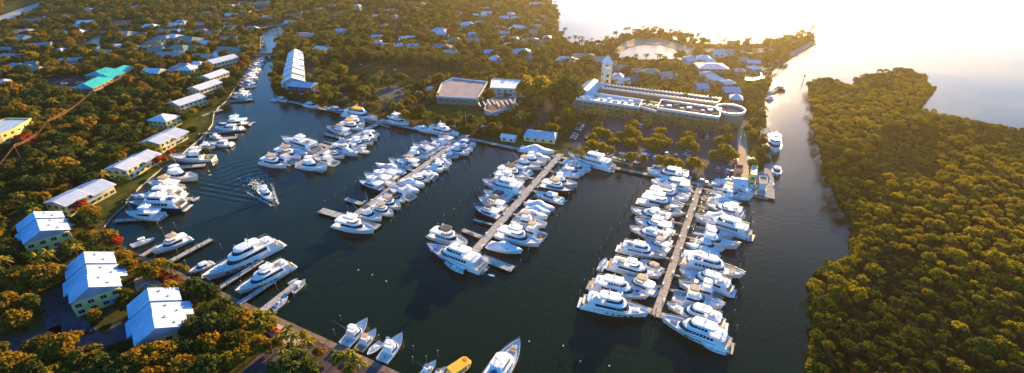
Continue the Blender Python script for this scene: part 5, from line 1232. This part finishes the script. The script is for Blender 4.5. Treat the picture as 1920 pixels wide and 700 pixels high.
# ---- the far woods: one object per kind of growth, crowns scattered over points
def scatter(name, items, sources, label):
    """items: (x, y, z, scale, rot, source index)"""
    src = bpy.data.collections.new(name+'_source')
    for i, (me, lm) in enumerate(sources):
        o = bpy.data.objects.new(f'{name}_source_{i:02d}', me); src.objects.link(o)
        if lm: o.material_slots[0].link = 'OBJECT'; o.material_slots[0].material = M[lm]
    me = bpy.data.meshes.new(name); n = len(items)
    me.vertices.add(n); me.vertices.foreach_set('co', np.array([i[:3] for i in items], np.float32).ravel())
    for an, ty, dat, key in (('scl','FLOAT',[i[3] for i in items],'value'),('rot','FLOAT_VECTOR',[(0,0,i[4]) for i in items],'vector'),('idx','INT',[i[5] for i in items],'value')):
        at = me.attributes.new(an, ty, 'POINT'); at.data.foreach_set(key, np.array(dat, np.int32 if ty == 'INT' else np.float32).ravel())
    ob = single(name, me, kind='stuff', label=label)
    ng = bpy.data.node_groups.new(name, 'GeometryNodeTree'); ng.interface.new_socket('Geometry', in_out='INPUT', socket_type='NodeSocketGeometry'); ng.interface.new_socket('Geometry', in_out='OUTPUT', socket_type='NodeSocketGeometry')
    gi = ng.nodes.new('NodeGroupInput'); go = ng.nodes.new('NodeGroupOutput'); ip = ng.nodes.new('GeometryNodeInstanceOnPoints'); ci = ng.nodes.new('GeometryNodeCollectionInfo')
    ci.inputs['Collection'].default_value = src; ci.inputs['Separate Children'].default_value = True; ci.inputs['Reset Children'].default_value = True
    def attr(nm, dt):
        a = ng.nodes.new('GeometryNodeInputNamedAttribute'); a.data_type = dt; a.inputs['Name'].default_value = nm; return a.outputs[0]
    L_ = ng.links.new
    L_(gi.outputs[0], ip.inputs['Points']); L_(ci.outputs[0], ip.inputs['Instance']); ip.inputs['Pick Instance'].default_value = True
    L_(attr('idx','INT'), ip.inputs['Instance Index']); L_(attr('rot','FLOAT_VECTOR'), ip.inputs['Rotation']); L_(attr('scl','FLOAT'), ip.inputs['Scale']); L_(ip.outputs[0], go.inputs[0])
    md = ob.modifiers.new('scatter', 'NODES'); md.node_group = ng
tmats = ['leaf_dark','leaf_orange','leaf_green','leaf_gold','leaf_north']
tsrc = [(CR[j], lm) for lm in tmats for j in (0,2,4)]
# palms in the mass keep their trunks: crown and trunk joined in one source
def palm_whole(i, h=9., r=3.2):
    pt, top = PT[i]; pc = PC[i]; m = MB(); fm = []
    m.add([v.co*h for v in pt.vertices], [tuple(p.vertices) for p in pt.polygons]); fm += [0]*len(pt.polygons)
    m.add([v.co*r+top*h for v in pc.vertices], [tuple(p.vertices) for p in pc.polygons]); fm += [1]*len(pc.polygons)
    return m.mesh('palm', ['bark','leaf_palm'], fm=fm)
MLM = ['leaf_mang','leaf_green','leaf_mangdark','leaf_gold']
items = {'tree': [], 'palm': [], 'mangrove': []}
for (x, y, z, r, h, kind, lm, reg, _) in REST:
    if kind == 'tree':
        lm = lm if lm in tmats else 'leaf_orange'
        items['tree'].append((x, y, z+h-r*.87, r, rnd.uniform(0,6.28), tmats.index(lm)*3+rnd.randrange(3)))
    elif kind == 'palm': items['palm'].append((x, y, z, h/9., rnd.uniform(0,6.28), rnd.randrange(4)))
    else: items['mangrove'].append((x, y, z+h-r*.87, r, rnd.uniform(0,6.28), MLM.index(lm)*6+rnd.randrange(6)))
print('TREES', {k: len(v) for k, v in items.items()})
scatter('woodland', items['tree'], tsrc, 'far woodland of olive and golden trees among the houses')
scatter('palm_grove', items['palm'], [(palm_whole(i), None) for i in range(4)], 'far palms standing among the woods')
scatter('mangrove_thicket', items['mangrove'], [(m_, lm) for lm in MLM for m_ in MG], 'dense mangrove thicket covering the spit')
# low growth under the trees and along the banks
bush = crown(99, nl=9, per=34, leaf=.16, flat_=.5, low=0)
its = []
for tries in range(26000):
    x = rnd.uniform(-700, 420); y = 40+rnd.random()**1.4*900; px, py, zc = PX((x,y,LZ))
    if zc < 60 or not (-60 < px < 1500 and -20 < py < 720) or not inside(x,y,LW) or blocked(px, py, BB): continue
    its.append((x, y, LZ, rnd.uniform(.6,1.7), rnd.uniform(0,6.28), rnd.randrange(4)))
for i in range(3200):
    a_ = rnd.choice([((1518,158),(1524,205)),((1524,205),(1552,330)),((1552,330),(1602,412)),((1602,412),(1600,485)),((1600,485),(1530,515)),((1522,530),(1530,600)),((1530,600),(1520,700)),((1535,150),(1600,168)),((1705,210),(1885,243)),((1742,165),(1705,210)),((1600,160),(1700,132))])
    t = rnd.random(); p = G(a_[0][0]*(1-t)+a_[1][0]*t+rnd.uniform(0,12), a_[0][1]*(1-t)+a_[1][1]*t+rnd.uniform(-3,3), .4); its.append((p.x,p.y,rnd.uniform(.2,.8),rnd.uniform(.8,2.2),rnd.uniform(0,6.28),rnd.choice([4,5])))
scatter('undergrowth', its, [(bush,'leaf_dark'),(bush,'leaf_green'),(bush,'leaf_orange'),(bush,'leaf_north'),(bush,'leaf_mang'),(bush,'leaf_green')], 'low undergrowth beneath the trees')
# flowering hedge beside the pool and quay path
hb = [(296,515),(305,520),(316,526),(328,533),(338,540),(348,547),(357,552)]
hr_ = MB(); c0 = G(325,532,LZ); V_ = []
hmesh = crown(7, nl=9, per=60, leaf=.12, flat_=.6, low=-.1)
he = empty('flowering_hedge', c0, 0, 'red flowering hedge along the quay path beside the pool terrace', 'hedge')
for (x,y) in hb:
    p = G(x,y,LZ)-c0; o = child('hedge_section', hmesh, he, 'leaf_red'); o.location = (p.x,p.y,.5); o.scale = (3.0,3.0,2.4); o.rotation_euler = (0,0,rnd.uniform(0,6))
# ================================================================== LIGHT, SKY, AIR, CAMERA
SUN_AZ, SUN_EL = 25.0, 13.0            # azimuth from the viewing direction toward the right
w = bpy.data.worlds.new('World'); scene.world = w; w.use_nodes = True; nt = w.node_tree
bg = nt.nodes['Background']; sky = nt.nodes.new('ShaderNodeTexSky'); sky.sky_type = 'NISHITA'; sky.sun_disc = False
sky.sun_elevation = R(SUN_EL); sky.sun_rotation = R(SUN_AZ); sky.air_density = 1.0; sky.dust_density = .3; sky.ozone_density = 5.0
hs = nt.nodes.new('ShaderNodeHueSaturation'); hs.inputs['Saturation'].default_value = 1.2
nt.links.new(sky.outputs[0], hs.inputs['Color']); tn = nt.nodes.new('ShaderNodeVectorMath'); tn.operation = 'MULTIPLY'; tn.inputs[1].default_value = (1.10,.96,.94)
nt.links.new(hs.outputs[0], tn.inputs[0]); nt.links.new(tn.outputs[0], bg.inputs[0]); bg.inputs[1].default_value = .12
ld = bpy.data.lights.new('sun', 'SUN'); ld.energy = 5.0; ld.angle = R(.6); ld.color = (1, .69, .28)
lo = bpy.data.objects.new('sun', ld); COL.objects.link(lo)
sd = Vector((math.sin(R(SUN_AZ))*math.cos(R(SUN_EL)), math.cos(R(SUN_AZ))*math.cos(R(SUN_EL)), math.sin(R(SUN_EL))))
lo.rotation_euler = sd.to_track_quat('Z','Y').to_euler(); lo.location = (0,0,300)
HAZE = True
if HAZE:
    m, nt2, out = newmat('haze'); pv = nt2.nodes.new('ShaderNodeVolumePrincipled')
    pv.inputs['Color'].default_value = (1,.82,.56,1); pv.inputs['Density'].default_value = .00011; pv.inputs['Anisotropy'].default_value = .82
    nt2.links.new(pv.outputs[0], out.inputs['Volume'])
    hz = MB().box((0, 3400, 68), (19000-200, 11200, 142+16)); hm_ = hz.mesh('haze', m); single('haze', hm_, kind='stuff')
cd = bpy.data.cameras.new('camera'); cam = bpy.data.objects.new('camera', cd); COL.objects.link(cam); scene.camera = cam
cam.location = (0,0,H); cam.rotation_euler = (math.pi/2-PITCH, 0, 0); cd.sensor_width = 36; cd.lens = F/1920*36; cd.clip_start = 1; cd.clip_end = 30000
vs_ = scene.view_settings; vs_.view_transform = 'Standard'; vs_.look = 'None'; vs_.gamma = 1; vs_.exposure = 1.82; vs_.use_curve_mapping = False
scene.cycles.max_bounces = 6; scene.cycles.transparent_max_bounces = 4; scene.cycles.volume_bounces = 0; scene.cycles.caustics_reflective = False; scene.cycles.caustics_refractive = False
scene.cycles.use_denoising = True; scene.cycles.denoising_prefilter = 'ACCURATE'
